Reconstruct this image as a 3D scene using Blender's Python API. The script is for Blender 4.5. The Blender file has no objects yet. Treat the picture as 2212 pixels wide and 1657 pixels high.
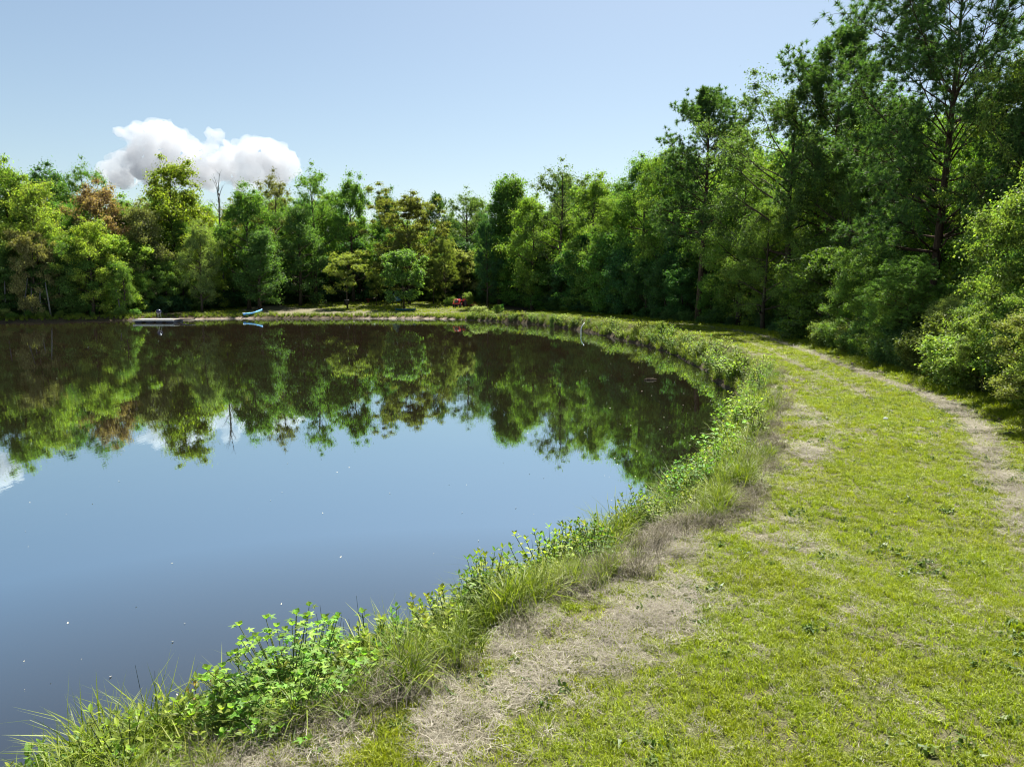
import bpy, math, random
import numpy as np
from mathutils import Vector, Matrix, Euler

scene = bpy.context.scene
C = scene.collection
R = math.radians
random.seed(7)
PI = math.pi

# ------------------------------------------------------------------ camera
CAM_H = 4.0
PITCH = R(7.6)
FPX = 1537.0                     # focal length in units of a 2212 px wide frame
cam_d = bpy.data.cameras.new('camera')
cam_d.sensor_width = 36.0
cam_d.lens = 36.0 * FPX / 2212.0
cam_d.clip_start = 0.1
cam_d.clip_end = 8000
cam = bpy.data.objects.new('camera', cam_d)
C.objects.link(cam)
cam.location = (0, 0, CAM_H)
cam.rotation_euler = (PI / 2 - PITCH, 0, 0)
scene.camera = cam

# ------------------------------------------------------------------ sky and sun
SUN_AZ, SUN_EL = R(20), R(60)    # azimuth clockwise from +Y
world = bpy.data.worlds.new('World')
scene.world = world
world.use_nodes = True
wn = world.node_tree
wn.nodes.clear()
sky = wn.nodes.new('ShaderNodeTexSky')
sky.sky_type = 'NISHITA'
sky.sun_disc = False
sky.sun_elevation = SUN_EL
sky.sun_rotation = SUN_AZ
sky.altitude = 100
sky.air_density = 1.0
sky.dust_density = 1.2
sky.ozone_density = 1.5
bg = wn.nodes.new('ShaderNodeBackground')
bg.inputs['Strength'].default_value = 0.056
wo = wn.nodes.new('ShaderNodeOutputWorld')
tint = wn.nodes.new('ShaderNodeMix'); tint.data_type = 'RGBA'; tint.blend_type = 'MULTIPLY'
tint.inputs[0].default_value = 1.0; tint.inputs[7].default_value = (.97, .95, .86, 1)      # a hazy summer sky, a little less saturated
wn.links.new(sky.outputs[0], tint.inputs[6])
wn.links.new(tint.outputs[2], bg.inputs[0])
wn.links.new(bg.outputs[0], wo.inputs[0])

sun_d = bpy.data.lights.new('sun', 'SUN')
sun_d.energy = 5.0
sun_d.angle = R(0.5)
sun_d.color = (1.0, 0.96, 0.88)
sun = bpy.data.objects.new('sun', sun_d)
C.objects.link(sun)
sdir = Vector((math.sin(SUN_AZ) * math.cos(SUN_EL), math.cos(SUN_AZ) * math.cos(SUN_EL), math.sin(SUN_EL)))
sun.rotation_euler = sdir.to_track_quat('Z', 'Y').to_euler()

scene.view_settings.view_transform = 'Standard'
scene.view_settings.look = 'None'
scene.view_settings.exposure = 1.5
scene.view_settings.gamma = 1.0
scene.view_settings.use_curve_mapping = False
scene.cycles.max_bounces = 8
scene.cycles.diffuse_bounces = 3
scene.cycles.glossy_bounces = 3
scene.cycles.transmission_bounces = 5
scene.cycles.volume_bounces = 6
scene.cycles.volume_step_rate = 2.0
scene.cycles.use_denoising = True
scene.cycles.denoiser = 'OPENIMAGEDENOISE'
scene.cycles.denoising_prefilter = 'ACCURATE'
scene.cycles.sample_clamp_indirect = 6.0
scene.cycles.pixel_filter_type = 'BLACKMAN_HARRIS'
scene.cycles.filter_width = 1.1

# ------------------------------------------------------------------ picture -> place
SP, CP = math.sin(PITCH), math.cos(PITCH)
def ray(px, py):
    a = (px - 1106) / FPX
    k = (828.5 - py) / FPX
    return a, CP + k * SP, k * CP - SP
def on_z(px, py, z=0.0):
    a, dy, dz = ray(px, py)
    t = (z - CAM_H) / dz
    return a * t, dy * t
def on_y(px, py, Y):
    a, dy, dz = ray(px, py)
    return a * Y / dy, CAM_H + Y * dz / dy
def to_px(x, y, z):
    d = y * CP - (z - CAM_H) * SP
    u = y * SP + (z - CAM_H) * CP
    return 1106 + FPX * x / d, 828.5 - FPX * u / d

# ------------------------------------------------------------------ object helpers
def tag(o, label=None, cat=None, group=None, kind=None):
    if label: o['label'] = label
    if cat: o['category'] = cat
    if group: o['group'] = group
    if kind: o['kind'] = kind
    return o
def empty(name, loc=(0, 0, 0), rz=0.0, s=1.0):
    o = bpy.data.objects.new(name, None)
    C.objects.link(o)
    o.location = loc
    o.rotation_euler = (0, 0, rz)
    o.scale = (s, s, s) if not isinstance(s, tuple) else s
    o.empty_display_size = 0.2
    return o
def link(name, me, parent=None, coll=None):
    o = bpy.data.objects.new(name, me)
    (coll or C).objects.link(o)
    if parent: o.parent = parent
    return o

class MB:
    """collects primitives into one mesh"""
    def __init__(s):
        s.v = []; s.f = []; s.m = []
    def add(s, v, f, mi=0):
        b = len(s.v)
        s.v += [tuple(p) for p in v]
        s.f += [tuple(i + b for i in q) for q in f]
        s.m += [mi] * len(f)
        return s
    def box(s, c, d, rot=None, bev=0.0, mi=0):
        x, y, z = d[0] / 2, d[1] / 2, d[2] / 2
        M = rot if rot is not None else Matrix.Identity(3)
        if bev <= 0:
            vs = [Vector((i * x, j * y, k * z)) for k in (-1, 1) for j in (-1, 1) for i in (-1, 1)]
            fs = [(0, 2, 3, 1), (4, 5, 7, 6), (0, 1, 5, 4), (2, 6, 7, 3), (0, 4, 6, 2), (1, 3, 7, 5)]
        else:
            b = min(bev, x * .9, y * .9, z * .9)
            prof = [(-x, -y + b), (-x + b, -y), (x - b, -y), (x, -y + b), (x, y - b), (x - b, y), (-x + b, y), (-x, y - b)]
            vs = []
            for zz, k in ((-z, 1 - b / max(x, y)), (-z + b, 1), (z - b, 1), (z, 1 - b / max(x, y))):
                vs += [Vector((p[0] * k, p[1] * k, zz)) for p in prof]
            fs = [tuple(range(7, -1, -1)), tuple(range(24, 32))]
            for r in range(3):
                for i in range(8):
                    j = (i + 1) % 8
                    fs.append((r * 8 + i, r * 8 + j, r * 8 + 8 + j, r * 8 + 8 + i))
        c = Vector(c)
        return s.add([M @ p + c for p in vs], fs, mi)
    def tube(s, pts, rad, n=8, cap=True, mi=0):
        pts = [Vector(p) for p in pts]
        if not hasattr(rad, '__len__'): rad = [rad] * len(pts)
        vs, fs = [], []
        up = None
        for i, p in enumerate(pts):
            t = (pts[min(i + 1, len(pts) - 1)] - pts[max(i - 1, 0)]).normalized()
            if up is None:
                up = Vector((0, 0, 1)) if abs(t.z) < .9 else Vector((1, 0, 0))
            a = t.cross(up).normalized(); b = a.cross(t).normalized(); up = b
            for k in range(n):
                q = 2 * PI * k / n
                vs.append(p + (a * math.cos(q) + b * math.sin(q)) * rad[i])
        for i in range(len(pts) - 1):
            for k in range(n):
                l = (k + 1) % n
                fs.append((i * n + k, i * n + l, i * n + n + l, i * n + n + k))
        if cap:
            fs.append(tuple(range(n - 1, -1, -1)))
            fs.append(tuple(range((len(pts) - 1) * n, len(pts) * n)))
        return s.add(vs, fs, mi)
    def lathe(s, prof, c=(0, 0, 0), n=16, rot=None, mi=0):
        M = rot if rot is not None else Matrix.Identity(3)
        vs, fs = [], []
        c = Vector(c)
        for r, z in prof:
            for k in range(n):
                q = 2 * PI * k / n
                vs.append(M @ Vector((r * math.cos(q), r * math.sin(q), z)) + c)
        for i in range(len(prof) - 1):
            for k in range(n):
                l = (k + 1) % n
                fs.append((i * n + k, i * n + l, i * n + n + l, i * n + n + k))
        fs.append(tuple(range(n - 1, -1, -1)))
        fs.append(tuple(range((len(prof) - 1) * n, len(prof) * n)))
        return s.add(vs, fs, mi)
    def mesh(s, name, mats, smooth=False):
        me = bpy.data.meshes.new(name)
        me.from_pydata(s.v, [], s.f)
        for m in (mats if isinstance(mats, (list, tuple)) else [mats]): me.materials.append(m)
        me.polygons.foreach_set('material_index', s.m)
        if smooth: me.polygons.foreach_set('use_smooth', [True] * len(s.f))
        me.update()
        return me
    def build(s, name, mats, parent=None, smooth=False):
        return link(name, s.mesh(name, mats, smooth), parent)

def np_mesh(name, verts, loops, nper, mats, smooth=False, midx=None, attrs=None):
    """verts (N,3), loops flat indices, nper = corners per face"""
    me = bpy.data.meshes.new(name)
    nf = len(loops) // nper
    me.vertices.add(len(verts)); me.loops.add(len(loops)); me.polygons.add(nf)
    me.vertices.foreach_set('co', np.asarray(verts, dtype=np.float32).ravel())
    me.loops.foreach_set('vertex_index', np.asarray(loops, dtype=np.int32))
    me.polygons.foreach_set('loop_start', np.arange(0, nf * nper, nper, dtype=np.int32))
    for m in (mats if isinstance(mats, (list, tuple)) else [mats]): me.materials.append(m)
    if midx is not None: me.polygons.foreach_set('material_index', np.asarray(midx, dtype=np.int32))
    me.polygons.foreach_set('use_smooth', np.full(nf, smooth))
    me.update(calc_edges=True)
    for k, (dom, arr) in (attrs or {}).items():
        a = me.attributes.new(k, 'FLOAT', dom)
        a.data.foreach_set('value', np.asarray(arr, dtype=np.float32))
    return me

# ------------------------------------------------------------------ materials
def new_mat(name):
    m = bpy.data.materials.new(name)
    m.use_nodes = True
    m.node_tree.nodes.clear()
    return m, m.node_tree.nodes, m.node_tree.links
def principled(N, L, color=None, rough=.7, spec=.3, metal=0.0):
    b = N.new('ShaderNodeBsdfPrincipled')
    b.inputs['Roughness'].default_value = rough
    b.inputs['Specular IOR Level'].default_value = spec
    b.inputs['Metallic'].default_value = metal
    if color is not None:
        if hasattr(color, 'is_output'): L.new(color, b.inputs['Base Color'])
        else: b.inputs['Base Color'].default_value = (*color, 1)
    return b
def out(N, L, sh):
    o = N.new('ShaderNodeOutputMaterial'); L.new(sh, o.inputs['Surface']); return o
def noise(N, L, scale, detail=4, rough=.55, vec=None, dist=0.0):
    n = N.new('ShaderNodeTexNoise')
    n.inputs['Scale'].default_value = scale; n.inputs['Detail'].default_value = detail
    n.inputs['Roughness'].default_value = rough; n.inputs['Distortion'].default_value = dist
    if vec is not None: L.new(vec, n.inputs['Vector'])
    return n.outputs['Fac']
def ramp(N, L, fac, stops):
    r = N.new('ShaderNodeValToRGB')
    L.new(fac, r.inputs[0])
    e = r.color_ramp.elements
    while len(e) < len(stops): e.new(.5)
    for i, (p, c) in enumerate(stops):
        e[i].position = p; e[i].color = (*c, 1) if len(c) == 3 else c
    return r.outputs[0]
def mixc(N, L, fac, a, b, mode='MIX'):
    m = N.new('ShaderNodeMix'); m.data_type = 'RGBA'; m.blend_type = mode
    for s, v in ((m.inputs[0], fac), (m.inputs[6], a), (m.inputs[7], b)):
        if hasattr(v, 'is_output'): L.new(v, s)
        else: s.default_value = v if not isinstance(v, tuple) else (*v[:3], 1)
    return m.outputs[2]
def mathn(N, L, op, a, b=None, c=None, clamp=False):
    m = N.new('ShaderNodeMath'); m.operation = op; m.use_clamp = clamp
    for i, v in enumerate((a, b, c)):
        if v is None: continue
        if hasattr(v, 'is_output'): L.new(v, m.inputs[i])
        else: m.inputs[i].default_value = v
    return m.outputs[0]
def bump(N, L, h, strength, dist, bs):
    b = N.new('ShaderNodeBump')
    b.inputs['Strength'].default_value = strength; b.inputs['Distance'].default_value = dist
    L.new(h, b.inputs['Height']); L.new(b.outputs[0], bs.inputs['Normal'])
def attr(N, name, typ='GEOMETRY'):
    a = N.new('ShaderNodeAttribute'); a.attribute_name = name; a.attribute_type = typ
    return a
def geopos(N): return N.new('ShaderNodeNewGeometry').outputs['Position']
def objco(N): return N.new('ShaderNodeTexCoord').outputs['Object']

def simple(name, color, rough=.6, spec=.3, metal=0.0, var=.25, scale=6.0, bmp=0.0):
    m, N, L = new_mat(name)
    n = noise(N, L, scale, 5, .6, objco(N))
    dark = tuple(c * (1 - var) for c in color); lite = tuple(min(1, c * (1 + var)) for c in color)
    col = ramp(N, L, n, [(.3, dark), (.7, lite)])
    b = principled(N, L, col, rough, spec, metal)
    if bmp: bump(N, L, n, bmp, .02, b)
    out(N, L, b.outputs[0])
    return m

def leaf_mat(name, rough=.5, spec=.25, trans=.48, sat=1.0, use_obj=True, base=(0.06, 0.10, 0.02), var=.5, tcol=(1.5, 1.7, .5)):
    """leaf: per-object colour x per-leaf random, translucent"""
    m, N, L = new_mat(name)
    if use_obj:
        col = N.new('ShaderNodeObjectInfo').outputs['Color']
    else:
        rgb = N.new('ShaderNodeRGB'); rgb.outputs[0].default_value = (*base, 1); col = rgb.outputs[0]
    r = attr(N, 'rnd').outputs['Fac']
    v = N.new('ShaderNodeMapRange'); L.new(r, v.inputs[0])
    v.inputs['To Min'].default_value = (1 - var) * 1.85; v.inputs['To Max'].default_value = (1 + var) * 1.85
    hs = N.new('ShaderNodeHueSaturation')
    r2 = mathn(N, L, 'FRACT', mathn(N, L, 'MULTIPLY', r, 17.31))
    h = N.new('ShaderNodeMapRange'); L.new(r2, h.inputs[0])
    h.inputs['To Min'].default_value = .475; h.inputs['To Max'].default_value = .52
    L.new(h.outputs[0], hs.inputs['Hue']); L.new(v.outputs[0], hs.inputs['Value']); L.new(col, hs.inputs['Color'])
    hs.inputs['Saturation'].default_value = sat
    b = principled(N, L, hs.outputs[0], rough, spec)
    t = N.new('ShaderNodeBsdfTranslucent')
    tc = mixc(N, L, 1.0, hs.outputs[0], tcol, 'MULTIPLY')
    L.new(tc, t.inputs[0])
    mx = N.new('ShaderNodeMixShader'); mx.inputs[0].default_value = trans
    L.new(b.outputs[0], mx.inputs[1]); L.new(t.outputs[0], mx.inputs[2])
    out(N, L, mx.outputs[0])
    return m

def bark_mat(name, c0, c1, scale=3.0):
    m, N, L = new_mat(name)
    mp = N.new('ShaderNodeMapping'); mp.inputs['Scale'].default_value = (4, 4, .8)
    L.new(objco(N), mp.inputs[0])
    n = noise(N, L, scale, 6, .65, mp.outputs[0])
    b = principled(N, L, ramp(N, L, n, [(.35, c0), (.65, c1)]), .9, .1)
    bump(N, L, n, .8, .05, b)
    out(N, L, b.outputs[0])
    return m

M = {}
M['leaf'] = leaf_mat('leaf_surface')
M['leaf_gloss'] = leaf_mat('glossy_leaf_surface', rough=.5, spec=.22, trans=.42)
M['needle'] = leaf_mat('pine_needle_surface', rough=.55, spec=.2, trans=.35, var=.4)
M['bark'] = bark_mat('brown_bark', (.035, .026, .018), (.11, .085, .06))
M['bark_pine'] = bark_mat('pine_bark', (.03, .02, .014), (.10, .065, .045))
M['bark_grey'] = bark_mat('grey_bark', (.08, .075, .068), (.19, .18, .16))
M['twig'] = simple('green_stem', (.09, .11, .03), .7, .2)
M['twig_red'] = simple('reddish_stem', (.14, .05, .035), .7, .2)

# water -------------------------------------------------------------
def water_mat():
    m, N, L = new_mat('pond_water')
    P = geopos(N)
    mp = N.new('ShaderNodeMapping'); L.new(P, mp.inputs[0]); mp.inputs['Scale'].default_value = (1, .35, 1)
    n1 = noise(N, L, 2.2, 3, .5, mp.outputs[0])
    n2 = noise(N, L, 14, 2, .5, P)
    big = noise(N, L, .035, 2, .5, P)
    amp = N.new('ShaderNodeMapRange'); L.new(big, amp.inputs[0])
    amp.inputs['From Min'].default_value = .42; amp.inputs['From Max'].default_value = .62
    amp.inputs['To Min'].default_value = .35; amp.inputs['To Max'].default_value = 1.3
    h = mathn(N, L, 'MULTIPLY', mathn(N, L, 'ADD', n1, mathn(N, L, 'MULTIPLY', n2, .10)), amp.outputs[0])
    bp = N.new('ShaderNodeBump'); bp.inputs['Strength'].default_value = .35; bp.inputs['Distance'].default_value = .006
    L.new(h, bp.inputs['Height'])
    murk = ramp(N, L, noise(N, L, .25, 3, .5, P), [(.3, (.0135, .0100, .0055)), (.7, (.019, .0145, .008))])
    d = N.new('ShaderNodeBsdfDiffuse'); L.new(murk, d.inputs[0])
    g = N.new('ShaderNodeBsdfGlossy'); g.inputs['Roughness'].default_value = .015
    g.inputs['Color'].default_value = (.78, .92, .98, 1)
    L.new(bp.outputs[0], g.inputs['Normal'])
    lw_ = N.new('ShaderNodeLayerWeight'); lw_.inputs['Blend'].default_value = .5
    fr = mathn(N, L, 'MULTIPLY', mathn(N, L, 'POWER', lw_.outputs['Facing'], 3.2), 2.6)
    fr = mathn(N, L, 'MINIMUM', fr, .74)
    mx = N.new('ShaderNodeMixShader'); L.new(fr, mx.inputs[0])
    L.new(d.outputs[0], mx.inputs[1]); L.new(g.outputs[0], mx.inputs[2])
    out(N, L, mx.outputs[0])
    return m
M['water'] = water_mat()

# ------------------------------------------------------------------ shore lines
SH = [(-80, -30), (-30, -22), (-12, -4), (-7.2, 1.4), (-4.75, 3.75), (-2.95, 5.3), (-1.9, 6.2), (.15, 8.75), (2.05, 11.1), (3.8, 13.9),
      (5.1, 17.0), (6.35, 20.0), (7.3, 22.6), (8.1, 24.7), (8.6, 27), (8.9, 31), (9.5, 35), (9.75, 40), (9.8, 45), (9.5, 49.7), (8.9, 54),
      (8.3, 58), (7.0, 66), (4.6, 75), (1.3, 83), (-2.6, 88), (-6.3, 92), (-11, 94.4), (-15, 95), (-25, 95.5), (-37, 95), (-42, 92.5), (-48, 90.5), (-51.7, 88),
      (-55.8, 85.5), (-60.5, 84), (-75, 79), (-92, 62), (-98, 20)]
def catmull(P, n=6, closed=True):
    P = np.array(P, float); o = []
    N = len(P)
    rng = range(N) if closed else range(N - 1)
    for i in rng:
        p0, p1, p2, p3 = (P[(i - 1) % N], P[i], P[(i + 1) % N], P[(i + 2) % N]) if closed else (P[max(i - 1, 0)], P[i], P[i + 1], P[min(i + 2, N - 1)])
        for k in range(n):
            t = k / n
            o.append(.5 * ((2 * p1) + (-p0 + p2) * t + (2 * p0 - 5 * p1 + 4 * p2 - p3) * t * t + (-p0 + 3 * p1 - 3 * p2 + p3) * t ** 3))
    if not closed: o.append(P[-1])
    return np.array(o)
SHC = catmull(SH, 6)
rs = np.random.RandomState(5)
for i, p in enumerate(SHC):        # small bays and points in the bank
    d = math.hypot(p[0], p[1])
    a = min(.16, .02 + d * .003)
    SHC[i] = p + rs.uniform(-a, a, 2)
# foot of the outer side of the dam, where the bushes begin
TL = [(-8, -12), (-2, -4), (4, 1.5), (7.6, 7.0), (10.0, 12.0), (12.2, 16.3), (13.5, 22), (14.3, 27.8), (15.4, 33.5), (16.8, 42), (17.2, 48), (16.9, 52.6), (15.6, 60), (13.4, 67), (10.4, 80), (6.6, 94), (1.0, 106), (-3, 114)]
TLC = catmull(TL, 5, closed=False)

def seg_dist(px, py, poly, closed=True):
    """distance to polyline, and signed: inside/left test"""
    A = poly; B = np.roll(poly, -1, 0)
    if not closed: A, B = poly[:-1], poly[1:]
    best = np.full(px.shape, 1e18); side = np.zeros(px.shape)
    for a, b in zip(A, B):
        ab = b - a; l2 = ab @ ab
        t = np.clip(((px - a[0]) * ab[0] + (py - a[1]) * ab[1]) / l2, 0, 1)
        dx = px - a[0] - t * ab[0]; dy = py - a[1] - t * ab[1]
        d = dx * dx + dy * dy
        cr = ab[0] * (py - a[1]) - ab[1] * (px - a[0])
        m = d < best
        best = np.where(m, d, best); side = np.where(m, np.sign(cr), side)
    return np.sqrt(best), side
def inside(px, py, poly):
    c = np.zeros(px.shape, bool)
    A = poly; B = np.roll(poly, -1, 0)
    for a, b in zip(A, B):
        cond = (a[1] > py) != (b[1] > py)
        with np.errstate(divide='ignore', invalid='ignore'):
            xx = (b[0] - a[0]) * (py - a[1]) / (b[1] - a[1] + 1e-12) + a[0]
        c ^= cond & (px < xx)
    return c
def d_water(px, py):
    d, _ = seg_dist(px, py, SHC)
    return np.where(inside(px, py, SHC), -d, d)
def d_trees(px, py):
    """distance from the bush foot line; positive on the lawn side"""
    d, s = seg_dist(px, py, TLC, closed=False)
    return d * np.where(s > 0, 1, -1)
def sstep(a, b, x):
    t = np.clip((x - a) / (b - a), 0, 1); return t * t * (3 - 2 * t)

# cheap smooth value noise for terrain and scatter
_tab = np.random.RandomState(11).rand(256, 256)
def vnoise(x, y, s):
    x = np.asarray(x) * s + 1000.0; y = np.asarray(y) * s + 1000.0
    xi = np.floor(x).astype(int); yi = np.floor(y).astype(int)
    fx = x - xi; fy = y - yi
    fx = fx * fx * (3 - 2 * fx); fy = fy * fy * (3 - 2 * fy)
    g = lambda i, j: _tab[i & 255, j & 255]
    return (g(xi, yi) * (1 - fx) * (1 - fy) + g(xi + 1, yi) * fx * (1 - fy) + g(xi, yi + 1) * (1 - fx) * fy + g(xi + 1, yi + 1) * fx * fy)

def bankw(py): return 1.6 - .5 * sstep(9, 15, py)
def ground(px, py, full=False):
    px = np.asarray(px, float); py = np.asarray(py, float)
    dw = d_water(px, py)
    dt = d_trees(px, py)
    dam = 1 - sstep(84, 98, py + np.clip(-px - 2, 0, 30) * .6)      # 1 on the dam, 0 on the far shore
    dam = np.where(px < -20, np.where(py > 30, 0.0, dam), dam)
    hb = 1.0 * dam + .42 * (1 - dam); bw = bankw(py) * dam + 1.2 * (1 - dam)
    t = np.clip(dw / bw, 0, 1)
    z = hb * (t ** .8) * (1 - .0 * t) 
    z = np.where(dw < 0, np.maximum(dw * .6, -1.6), z)
    z = z + (1 - dam) * np.clip(dw - 1.2, 0, 30) * .052
    wood = sstep(0, 7, -dt) * dam
    z = z - wood * 1.3 * (dw > 0)
    z = z + (1 - dam) * np.clip(dw - 30, 0, 60) * .02
    rel = (vnoise(px, py, 1.3) - .5) * .06 + (vnoise(px, py, .3) - .5) * .12 + (vnoise(px, py, 5) - .5) * .02
    z = z + rel * sstep(.1, 1.5, dw)
    # wheel tracks
    tr = trackmask(px, py, dt)
    z = z - .035 * tr
    if full: return z, dw, dt, dam
    return z
def trackmask(px, py, dt):
    w = .24 + .16 * sstep(30, 12, py)
    wob = (vnoise(px, py, .35) - .5) * .5
    a = np.exp(-((dt - 1.35 - .2 * sstep(22, 9, py) - wob * .3) / w) ** 2)
    b = np.exp(-((dt - 3.0 - wob * .4) / .15) ** 2) * sstep(17, 21, py) * (1 - sstep(34, 48, py))
    a = a * sstep(3, 9, py) * (1 - sstep(60, 90, py) * .6) * (.8 + .2 * sstep(.3, .6, vnoise(px, py, 1.1)))
    return np.clip(a + b * .8, 0, 1)
def gz(x, y): return float(ground(np.array([x]), np.array([y]))[0])

def drymask(px, py, dw, dt, dam):
    """cut straw lying beside the rough bank and on the wheel track"""
    n = vnoise(px, py, .55) * .6 + vnoise(px + 31, py, 1.7) * .4
    n2 = vnoise(px + 7, py + 70, 2.6)
    u = dw - bankw(py)
    near = sstep(24, 10, py)
    a = np.exp(-((u - .6) / (.45 + .3 * near)) ** 2) * (.40 + .10 * near) * sstep(.48, .70, n)
    a = np.maximum(a, np.exp(-((u - .12) / .3) ** 2) * .5 * sstep(.3, .6, n2 * .5 + n * .5))
    # pale swath in the foreground
    sw = np.exp(-(((px - 1.2) * .75 + (py - 6.1) * -.60) / .5) ** 2) * np.exp(-(((px - 1.2) * .6 + (py - 6.1) * .8) / 1.15) ** 2)
    a = np.maximum(a, sw * .8)
    a = a + .22 * sstep(.55, .8, n)
    a = np.maximum(a, trackmask(px, py, dt) * (1.15 - .35 * near))
    a = a * (.75 + .5 * n2)
    far = sstep(95, 97, py) * sstep(.66, .85, vnoise(px, py, .16)) * .8
    return np.clip(np.maximum(a, far), 0, 1)

# ------------------------------------------------------------------ ground sheet
def warp(lo, hi, n, c, k):
    """grid coordinates dense near c"""
    u = np.linspace(-1, 1, n)
    s = np.sinh(u * k) / np.sinh(k)
    return np.where(s < 0, c + s * (c - lo), c + s * (hi - c))
gx = warp(-900, 900, 420, 3.0, 6.2)
gy = np.concatenate([warp(-60, 60, 300, 9.0, 2.6)[:-1], np.linspace(60, 140, 110)[:-1], 140 + (np.linspace(0, 1, 24) ** 2) * 1200])
GX, GY = np.meshgrid(gx, gy)
fx, fy = GX.ravel(), GY.ravel()
z, dw, dt, dam = ground(fx, fy, True)
lawn = sstep(1.2, 1.8, dw)
dry = drymask(fx, fy, dw, dt, dam)
def on_lawn(px, py, dw, dt, dam):
    a = dam * sstep(-.4, .3, dt) * (dw > 1.0)
    clear = sstep(-46, -41, px + (py - 95) * .25) * sstep(2.5, -1, px - (py - 95) * -.2) * (1 - sstep(121, 127, py + np.abs(px + 20) * .15)) * (1 - dam)
    return np.clip(a + clear, 0, 1)
lw = on_lawn(fx, fy, dw, dt, dam)
ny, nx = GX.shape
idx = np.arange(nx * ny).reshape(ny, nx)
q = np.stack([idx[:-1, :-1], idx[:-1, 1:], idx[1:, 1:], idx[1:, :-1]], -1).reshape(-1)
def ground_mat():
    m, N, L = new_mat('mown_grass_and_soil')
    P = geopos(N)
    n1 = noise(N, L, 9, 6, .7, P); n2 = noise(N, L, 60, 4, .7, P); n3 = noise(N, L, .8, 4, .6, P)
    green = ramp(N, L, n2, [(.3, (.05, .055, .018)), (.52, (.105, .12, .035)), (.75, (.19, .195, .075))])
    green2 = ramp(N, L, n2, [(.3, (.055, .05, .028)), (.7, (.19, .175, .095))])
    g = mixc(N, L, ramp(N, L, n3, [(.4, (0, 0, 0)), (.65, (1, 1, 1))]), green, green2)
    straw = ramp(N, L, n2, [(.28, (.065, .052, .034)), (.5, (.16, .14, .095)), (.75, (.28, .25, .18))])
    dryf = attr(N, 'dry').outputs['Fac']
    f = mathn(N, L, 'ADD', dryf, mathn(N, L, 'MULTIPLY', mathn(N, L, 'SUBTRACT', n1, .5), .9), clamp=True)
    c = mixc(N, L, f, g, straw)
    soil = ramp(N, L, n1, [(.3, (.028, .020, .012)), (.7, (.09, .07, .04))])
    lf = attr(N, 'lawn').outputs['Fac']
    c = mixc(N, L, lf, soil, c)
    mud = ramp(N, L, n1, [(.3, (.22, .17, .13)), (.7, (.42, .34, .27))])
    c = mixc(N, L, attr(N, 'mud').outputs['Fac'], c, mud)
    b = principled(N, L, c, .95, .1)
    h = mathn(N, L, 'ADD', n2, mathn(N, L, 'MULTIPLY', n1, 1.5))
    bump(N, L, h, .9, .03, b)
    out(N, L, b.outputs[0])
    return m
mud = sstep(-.3, .0, dw) * (1 - sstep(.25, .45, dw)) * (1 - dam) * sstep(-49, -44, fx)
me = np_mesh('ground', np.stack([fx, fy, z], 1), q, 4, ground_mat(), True,
             attrs={'dry': ('POINT', dry), 'lawn': ('POINT', lw * lawn), 'mud': ('POINT', mud)})
tag(link('ground', me), kind='structure')

# water surface: the pond only, its rim tucked under the bank
cen = SHC.mean(0)
rim = []
for i in range(len(SHC)):
    t_ = SHC[(i + 1) % len(SHC)] - SHC[i - 1]; n_ = np.array([t_[1], -t_[0]]) / (np.linalg.norm(t_) + 1e-9)
    p_ = SHC[i] + n_ * .45
    if inside(np.array([p_[0]]), np.array([p_[1]]), SHC)[0]: p_ = SHC[i] - n_ * .45
    rim.append((p_[0], p_[1], 0.0))
me = bpy.data.meshes.new('pond_water')
me.from_pydata(rim, [], [tuple(range(len(rim)))])
me.materials.append(M['water'])
w = tag(link('pond_water', me), kind='structure')

# ------------------------------------------------------------------ leaves
def unit(v): return v / (np.linalg.norm(v, axis=-1, keepdims=True) + 1e-9)
def leaf_mesh(name, cen, nrm, size, rng, mat, aspect=.62, fold=.18, extra=None, along=None):
    """bent four-corner leaves. cen (N,3) nrm (N,3) size (N)"""
    n = len(cen)
    nrm = unit(nrm)
    d = along if along is not None else rng.normal(size=(n, 3))
    d = d - nrm * (d * nrm).sum(1, keepdims=True); d = unit(d)
    s = np.cross(nrm, d)
    L_ = size[:, None]; W_ = L_ * aspect * .5
    v0 = cen - d * L_ * .5
    v1 = cen - d * L_ * .02 + s * W_ + nrm * L_ * fold * .5
    v2 = cen + d * L_ * .5 - nrm * L_ * fold
    v3 = cen - d * L_ * .02 - s * W_ + nrm * L_ * fold * .5
    v = np.stack([v0, v1, v2, v3], 1).reshape(-1, 3)
    loops = (np.arange(n)[:, None] * 4 + np.array([0, 1, 2, 0, 2, 3])).reshape(-1)
    r = rng.rand(n)
    return np_mesh(name, v, loops, 3, mat, False, attrs={'rnd': ('FACE', np.repeat(r, 2))})

def clump_leaves(centers, radii, per, rng, flat=.65, up=.55):
    C_, N_ = [], []
    for c, r in zip(centers, radii):
        k = max(6, int(per * (r ** 1.3) * rng.uniform(.6, 1.4)))
        d = unit(rng.normal(size=(k, 3)))
        rad = r * np.abs(rng.normal(size=k)) * .72
        p = d * rad[:, None]; p[:, 2] *= flat
        C_.append(np.asarray(c) + p)
        nn = d * .7 + np.array([0, 0, up]) + rng.normal(size=(k, 3)) * .45
        N_.append(nn)
    return np.concatenate(C_), np.concatenate(N_)

def limb_pts(p0, d0, L_, n, rng, droop=0.0, wob=.12):
    pts = [np.array(p0, float)]; d = np.array(d0, float); d /= np.linalg.norm(d)
    for i in range(n):
        d = d + rng.normal(size=3) * wob + np.array([0, 0, -droop]); d /= np.linalg.norm(d)
        pts.append(pts[-1] + d * L_ / n)
    return pts

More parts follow.
